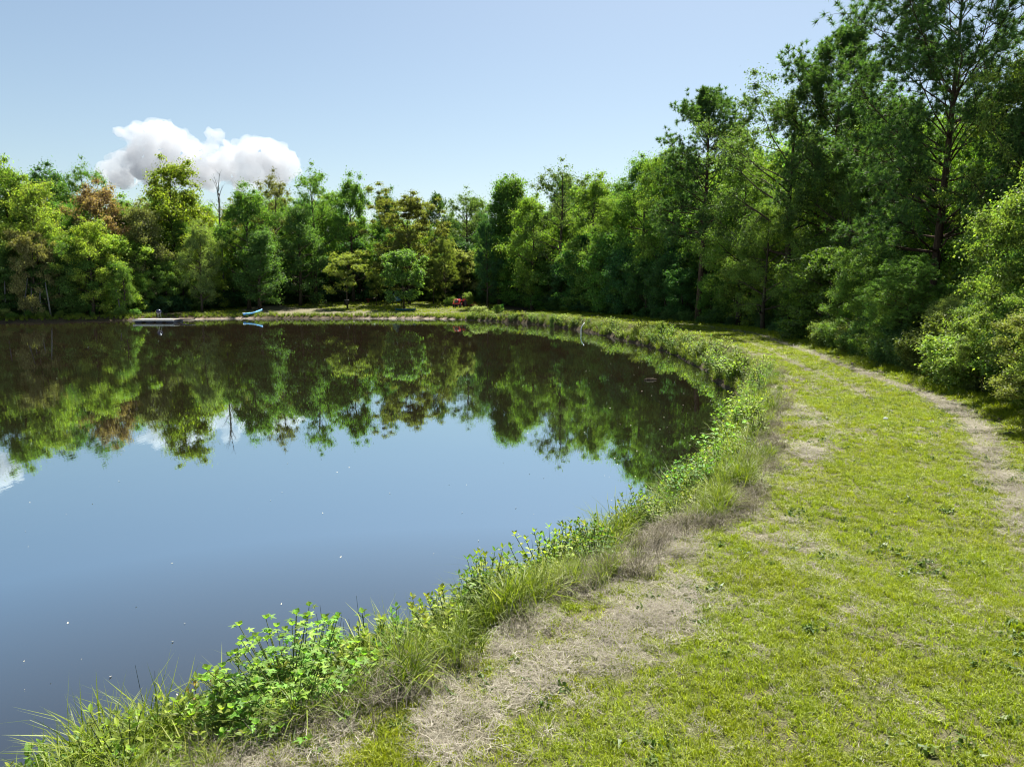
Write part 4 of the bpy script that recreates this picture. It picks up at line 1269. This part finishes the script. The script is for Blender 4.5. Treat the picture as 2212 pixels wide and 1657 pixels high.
o = empty('tarp_bundle', (x, y, g_)); tag(o, 'light blue tarp heaped behind the young upright lawn tree', 'tarp')
mb = MB(); mb.lathe([(.9, 0), (.95, .3), (.7, .9), (.5, 1.3), (.15, 1.75)], n=9)
mb.v = [(a + rnd.uniform(-.1, .1), b * .7 + rnd.uniform(-.1, .1), c_ + rnd.uniform(-.05, .05) * (c_ > 0)) for a, b, c_ in mb.v]
mb.build('cover', simple('faded_blue_tarp', (.22, .42, .55), .5, .3), o)

# tractor
tx, ty = at_back(992, 109)[:2]; tg = gz(tx, ty)
tr = empty('tractor', (tx, ty, tg), R(-14)); tag(tr, 'small red tractor parked nose out at the right of the lawn', 'tractor')
# nose points to -Y (to the camera)
MB().box((0, -.75, .98), (.62, 1.25, .42), bev=.09).box((0, -.72, 1.22), (.5, 1.1, .16), bev=.06).build('hood', M['tractor_red'], tr, True)
gl = MB().box((0, -1.40, .93), (.5, .05, .34), bev=.02).build('grille', M['black'], tr)
for k in range(4): MB().box((0, -1.432, .82 + k * .075), (.44, .012, .016)).build('grille_bar', M['metal'], gl)
for s in (-1, 1): MB().lathe([(.065, 0), (.075, .03), (.05, .05)], (s * .19, -1.40, 1.16), 10, Matrix.Rotation(PI / 2, 3, 'X')).build('headlight', M['headlight'], tr)
MB().box((0, -.6, .62), (.34, 1.5, .28), bev=.04).build('chassis', M['black'], tr)
MB().box((0, -1.52, .62), (.72, .12, .22), bev=.03).build('bumper', M['tractor_red'], tr)
def wheel(x, y, r, w_, rim_m):
    t = MB().lathe([(r * .55, -w_ / 2), (r * .92, -w_ / 2), (r, -w_ * .3), (r, w_ * .3), (r * .92, w_ / 2), (r * .55, w_ / 2)], (x, y, r), 20, Matrix.Rotation(PI / 2, 3, 'Y'))
    for k in range(16):
        a = k * PI / 8
        t.box((x, y + math.cos(a) * r * .99, r + math.sin(a) * r * .99), (w_ * .95, .05, .07), Matrix.Rotation(a, 3, 'X'))
    wh = t.build('wheel', M['tyre'], tr, False)
    MB().lathe([(r * .56, -w_ * .3), (r * .5, -w_ * .32), (r * .2, -w_ * .1), (r * .12, w_ * .32), (r * .56, w_ * .3)], (x, y, r), 16, Matrix.Rotation(PI / 2, 3, 'Y')).build('rim', rim_m, wh, True)
for s in (-1, 1):
    wheel(s * .52, -1.05, .34, .22, M['tractor_red']); wheel(s * .62, .65, .58, .34, M['tractor_red'])
    MB().box((s * .60, .62, 1.22), (.36, .9, .05), bev=.02).box((s * .60, .18, 1.08), (.36, .05, .3), bev=.02).build('fender', M['tractor_red'], tr)
MB().box((0, .55, 1.15), (.5, .45, .12), bev=.05).box((0, .8, 1.42), (.48, .12, .45), bev=.05).build('seat', M['black'], tr)
MB().tube([(0, -.15, 1.15), (0, .08, 1.42)], .025, 6).tube([(math.cos(t_) * .19, .08 + math.sin(t_) * .1, 1.43 + math.sin(t_) * .15) for t_ in np.linspace(0, 2 * PI, 14)], .016, 5, False).build('steering_wheel', M['black'], tr)
MB().tube([(-.45, 1.0, .8), (-.45, 1.0, 1.95), (.45, 1.0, 1.95), (.45, 1.0, .8)], .035, 6).build('roll_bar', M['black'], tr)
MB().tube([(.2, -.9, 1.2), (.2, -.9, 1.55)], .03, 8).build('exhaust', M['black'], tr)
for s in (-1, 1): MB().tube([(s * .42, .1, .95), (s * .46, -.9, 1.3), (s * .46, -1.6, .55)], .05, 6).build('loader_arm', M['tractor_red'], tr)
mo = MB().box((0, 1.75, .32), (1.5, .9, .14), bev=.05).box((0, 1.35, .45), (.6, .1, .3)).build('mower_deck', M['tractor_red'], tr)
MB().tube([(0, 1.0, .5), (0, 1.5, .75), (0, 2.0, .42)], .035, 6).build('hitch_bar', M['tractor_red'], mo)
x, y = tx + 2.2, ty + 1.6
o = empty('flatbed_mower', (x, y, gz(x, y))); tag(o, 'small red mower deck lying right of the tractor', 'mower deck')
MB().box((0, 0, .28), (1.15, .7, .16), bev=.06).build('deck', M['tractor_red'], o)
MB().tube([(-.3, .2, .34), (.0, .1, .72), (.35, .0, .42)], .03, 6).build('lift_arm', M['tractor_red'], o)
for s in (-1, 1): MB().lathe([(.10, -.04), (.12, -.02), (.12, .02), (.10, .04)], (s * .5, -.33, .12), 10, Matrix.Rotation(PI / 2, 3, 'Y')).build('wheel', M['tyre'], o)
place('bush_c', 'bush', tx + 1.2, ty + 2.4, H=2.5, color=(.13, .17, .05), wide=1.0, label='yellow-green bush right behind the red tractor', cat='bush', group='bushes on the clearing')
place('bush_b', 'bush', tx - 1.6, ty + 3.5, H=1.7, color=(.12, .17, .05), wide=1.0, label='small bright bush to the left behind the red tractor', cat='bush', group='bushes on the clearing')

# white bent pipe at the water edge
x, y = on_z(1255, 722, 0)
pp = MB(); pp.tube([(x, y, -.3), (x, y, .42), (x + .04, y, .62), (x + .30, y + .05, 1.0)], .035, 8)
tag(pp.build('drain_pipe', M['white'], None, True), 'white bent drain pipe standing in the water by the bank', 'pipe')
# drifting log
x, y = on_z(1405, 821, 0)
o = empty('floating_log', (x, y, 0), R(8)); tag(o, 'short dark log floating alone on the dark water', 'log')
MB().tube([(-.27, 0, .02), (-.15, .02, .03), (.1, 0, .03), (.27, .01, .02)], [.03, .05, .05, .03], 9).build('trunk', M['bark'], o, True)
MB().tube([(.1, 0, .06), (.14, .03, .12)], [.015, .008], 5).build('stub', M['bark'], o)
# pale stone or scrap on the path
x, y = on_z(1913, 908, 1.0)
mb = MB().lathe([(.03, 0), (.045, .02), (.03, .045), (.005, .05)], n=7); mb.v = [(a * 1.3, b, c_) for a, b, c_ in mb.v]
o = mb.build('stone', M['white']); o.location = (x, y, gz(x, y) + .02); tag(o, 'small white stone lying on the mown grass of the path', 'stone')
# clods thrown up along the right-hand track
x, y = on_z(1868, 861, 1.0)
M['clod'] = simple('dry_clod', (.13, .10, .07), .9, .1, var=.4, scale=14)
cl = [(1868, 861, .07)]
rc = random.Random(3)
for i in range(46):
    t_ = rc.uniform(0, 1); yy = 11 + 24 * t_ ** 1.6
    j = np.argmin(abs(TLC[:, 1] - yy)); xx = np.interp(yy, TLC[:, 1], TLC[:, 0]) - rc.uniform(.75, 1.15)
    px, py = to_px(xx, yy, 1.0); cl.append((px, py, rc.uniform(.03, .08)))
for i, (px, py, r_) in enumerate(cl):
    x, y = on_z(px, py, 1.0)
    mb = MB().lathe([(r_ * .6, -.01), (r_, r_ * .3), (r_ * .8, r_ * .7), (r_ * .2, r_ * .9)], n=7)
    mb.v = [(a * rc.uniform(.7, 1.4), b * rc.uniform(.7, 1.3), c_ * rc.uniform(.8, 1.2)) for a, b, c_ in mb.v]
    o = mb.build('soil_clod', M['clod']); o.location = (x, y, gz(x, y))
    tag(o, 'single dark clod on the middle of the mown path' if i == 0 else 'small brown soil clod on the ragged edge between wheel track and bushes', 'clod', 'soil clods along the wheel track' if i else None)

# bare dead tree
x, tz = on_y(470, 383, 107)
o = empty('dead_tree', (x, 107, gz(x, 107))); hh = tz - gz(x, 107)
rng = np.random.RandomState(12); mb = MB()
mb.tube([(0, 0, -.2), (.1, 0, hh * .4), (-.1, .1, hh * .7), (.1, 0, hh * .88)], [.17, .14, .10, .06], 8)
mb.build('trunk', M['bark_grey'], o, True)
for i in range(11):
    t_ = .62 + .3 * i / 11; a = i * 2.4; p0 = np.array([0, 0, hh * t_])
    d = np.array([math.cos(a) * .45, math.sin(a) * .45, 1.0]); pts = limb_pts(p0, d, hh * rng.uniform(.08, .2), 4, rng, wob=.16)
    b = MB(); b.tube(pts, [.06, .05, .035, .025, .01], 5, cap=False)
    for k in range(3): b.tube(limb_pts(pts[2 + k % 2], d + rng.normal(size=3) * .5, hh * .05, 2, rng), [.02, .014, .006], 4, cap=False)
    b.build('branch', M['bark_grey'], o)
tag(o, 'bare grey dead tree with forked twigs against the cloud', 'tree', 'dead trees')
# pale leaning stems in the left wood edge
for i, (px, lean) in enumerate(((14, .02), (52, .16), (70, .02), (110, -.10), (88, .03), (262, -.15))):
    Yp = 87.5 if px < 240 else (92 if px < 400 else 99)
    x, _ = on_y(px, 680, Yp); g_ = gz(x, Yp); h = rnd.uniform(3, 5)
    mb = MB().tube([(0, 0, -.2), (lean * h * .4, 0, h * .5), (lean * h, .1, h)], [.10, .08, .05], 7)
    o = mb.build('bare_trunk', M['bark_grey'], None, True); o.location = (x, Yp, g_)
    REG.append((o, 'pale bare trunk|stem', x, Yp, g_ + 2, h)); tag(o, None, 'tree trunk', 'pale bare trunks at the wood edge')

# ------------------------------------------------------------------ cloud: a body of vapour far off
def cloud(name, blobs, Y, label, seed, dens=.018):
    rng = np.random.RandomState(seed); mb = MB()
    ico = bpy.data.meshes.new('tmp')
    import bmesh
    for px, py, rpx in blobs:
        x, zc = on_y(px, min(py, 372), Y); r_ = rpx / FPX * Y * .86
        bm = bmesh.new(); bmesh.ops.create_icosphere(bm, subdivisions=3, radius=r_)
        mb.add([(v.co.x + x, v.co.y * 1.1 + Y + rng.uniform(-.4, .4) * r_, v.co.z * .92 + zc) for v in bm.verts], [tuple(v.index for v in f.verts) for f in bm.faces])
        bm.free()
    m, N, L = new_mat('cloud_vapour')
    v = N.new('ShaderNodeVolumePrincipled')
    v.inputs['Color'].default_value = (.76, .77, .795, 1); v.inputs['Anisotropy'].default_value = .2
    v.inputs['Density'].default_value = dens
    o_ = N.new('ShaderNodeOutputMaterial'); L.new(v.outputs[0], o_.inputs['Volume'])
    o = mb.build(name, m, None, True)
    rm = o.modifiers.new('union', 'REMESH'); rm.mode = 'VOXEL'; rm.voxel_size = Y * .0045
    for i, (sc, st) in enumerate(((.05, .034), (.016, .026), (.007, .010))):
        t = bpy.data.textures.new('puff', 'CLOUDS'); t.noise_scale = Y * sc; t.noise_depth = 3
        d = o.modifiers.new('puff', 'DISPLACE'); d.texture = t; d.strength = Y * st; d.mid_level = .5; d.texture_coords = 'GLOBAL'
    tag(o, label, 'cloud')
    return o
cb = [(275, 300, 26), (300, 292, 30), (338, 292, 30), (350, 300, 34), (385, 310, 36), (405, 330, 38), (320, 340, 50), (270, 345, 36), (380, 370, 48), (250, 390, 40), (460, 292, 16), (452, 315, 18), (500, 315, 24), (530, 318, 28), (570, 322, 26),
      (590, 335, 30), (545, 350, 42), (600, 365, 36), (490, 360, 40), (440, 365, 36), (520, 395, 46), (590, 395, 40), (430, 400, 44), (340, 400, 50)]
cloud('cumulus_cloud', cb, 2400, 'white billowing cumulus cloud above the left treeline', 3)
cloud('cumulus_cloud', [(-60, 205, 34), (-100, 195, 44), (-90, 225, 40), (-140, 215, 45)], 2400, 'white cloud outside the left edge, mirrored in the pond', 5)

# ------------------------------------------------------------------ labels for everything placed by rows
LM = [(-250, 'past the left edge of the photo'), (20, 'at the left edge of the photo'), (110, 'left of the lime green tree'), (185, 'by the lime green tree'), (245, 'under the red-tinged maple'), (330, 'behind the dock'), (400, 'right of the dock'),
      (470, 'beside the bare dead tree'), (555, 'behind the blue kayak'), (640, 'behind the broad glossy oak'), (700, 'by the rusty burn barrel'), (750, 'behind the lone lawn tree'), (800, 'behind the fire bowl'), (870, 'behind the teal kayak'),
      (930, 'left of the red tractor'), (992, 'behind the red tractor'), (1050, 'right of the red tractor'), (1110, 'under the twin pointed poplars'), (1210, 'by the oak with forked limbs'), (1255, 'above the white pipe'), (1330, 'at the far path'),
      (1400, 'where the path bends'), (1526, 'below the tall rounded pine'), (1620, 'between tall pine and open oak'), (1722, 'under the open-crowned oak'), (1822, 'by the slender pine'), (1900, 'left of the young pine'), (1965, 'by the young pine'), (2072, 'under the huge pine'), (2150, 'right of the huge pine'), (2212, 'at the right edge of the photo'), (2500, 'past the right edge of the photo')]
ROW = {'front': 'at the wood edge', 'second': 'in the second row', 'third': 'in the third row', 'fourth': 'in the fourth row', 'back': 'in the last row', 'bush': 'beside the path', 'shore': 'on the shore', 'stem': 'at the wood edge'}
WM = [(0, 'in the lowest left corner'), (250, 'left of the reddish weed'), (440, 'by the reddish weed'), (560, 'around the star-leaved bush'), (745, 'by the tall single weed'), (860, 'by the rosette-topped weed'), (950, 'by the short rushes'), (1060, 'by the fan of rushes'),
      (1190, 'by the slender leaning weed'), (1330, 'below the dark bank bush'), (1450, 'left of the dark bank bush')]
WM2 = [(690, 'on the bank near the white pipe'), (740, 'on the bank at the path bend'), (790, 'on the bank above the floating log'), (850, 'on the bank level with the floating log'), (950, 'by the bright bank bush'), (1060, 'by the dark bank bush')]
from collections import defaultdict
grp = defaultdict(list)
for o, desc, x, y, zc, h in REG:
    base, row = desc.split('|')
    px, py = to_px(x, y, zc)
    if row == 'weed':
        if px > 1390 or py < 1000:
            w_ = min(WM2, key=lambda a: abs(a[0] - py))[1]
        else: w_ = min(WM, key=lambda a: abs(a[0] - px))[1]
        lab = f"{base} {w_}"
    else:
        w_ = min(LM, key=lambda a: abs(a[0] - px))[1]
        lab = f"{base} {ROW[row]} {w_}"
    grp[lab].append((px, py, o))
ORD = ['leftmost', 'second', 'third', 'fourth', 'fifth', 'sixth', 'seventh', 'eighth', 'ninth', 'tenth', 'eleventh', 'twelfth', 'thirteenth', 'fourteenth', 'fifteenth', 'sixteenth', 'seventeenth', 'eighteenth', 'nineteenth', 'twentieth']
for lab, L_ in grp.items():
    L_.sort(key=lambda a: a[0])
    n = len(L_)
    for i, (_, _, o) in enumerate(L_):
        if n == 1: t = lab
        elif n == 2: t = ('left ' if i == 0 else 'right ') + lab
        elif i == 0: t = 'leftmost ' + lab
        elif i == n - 1: t = 'rightmost ' + lab
        elif n == 3: t = 'middle ' + lab
        else: t = ORD[min(i, 19)] + ' ' + lab
        ws = t.split()
        o['label'] = ' '.join(ws[:16])
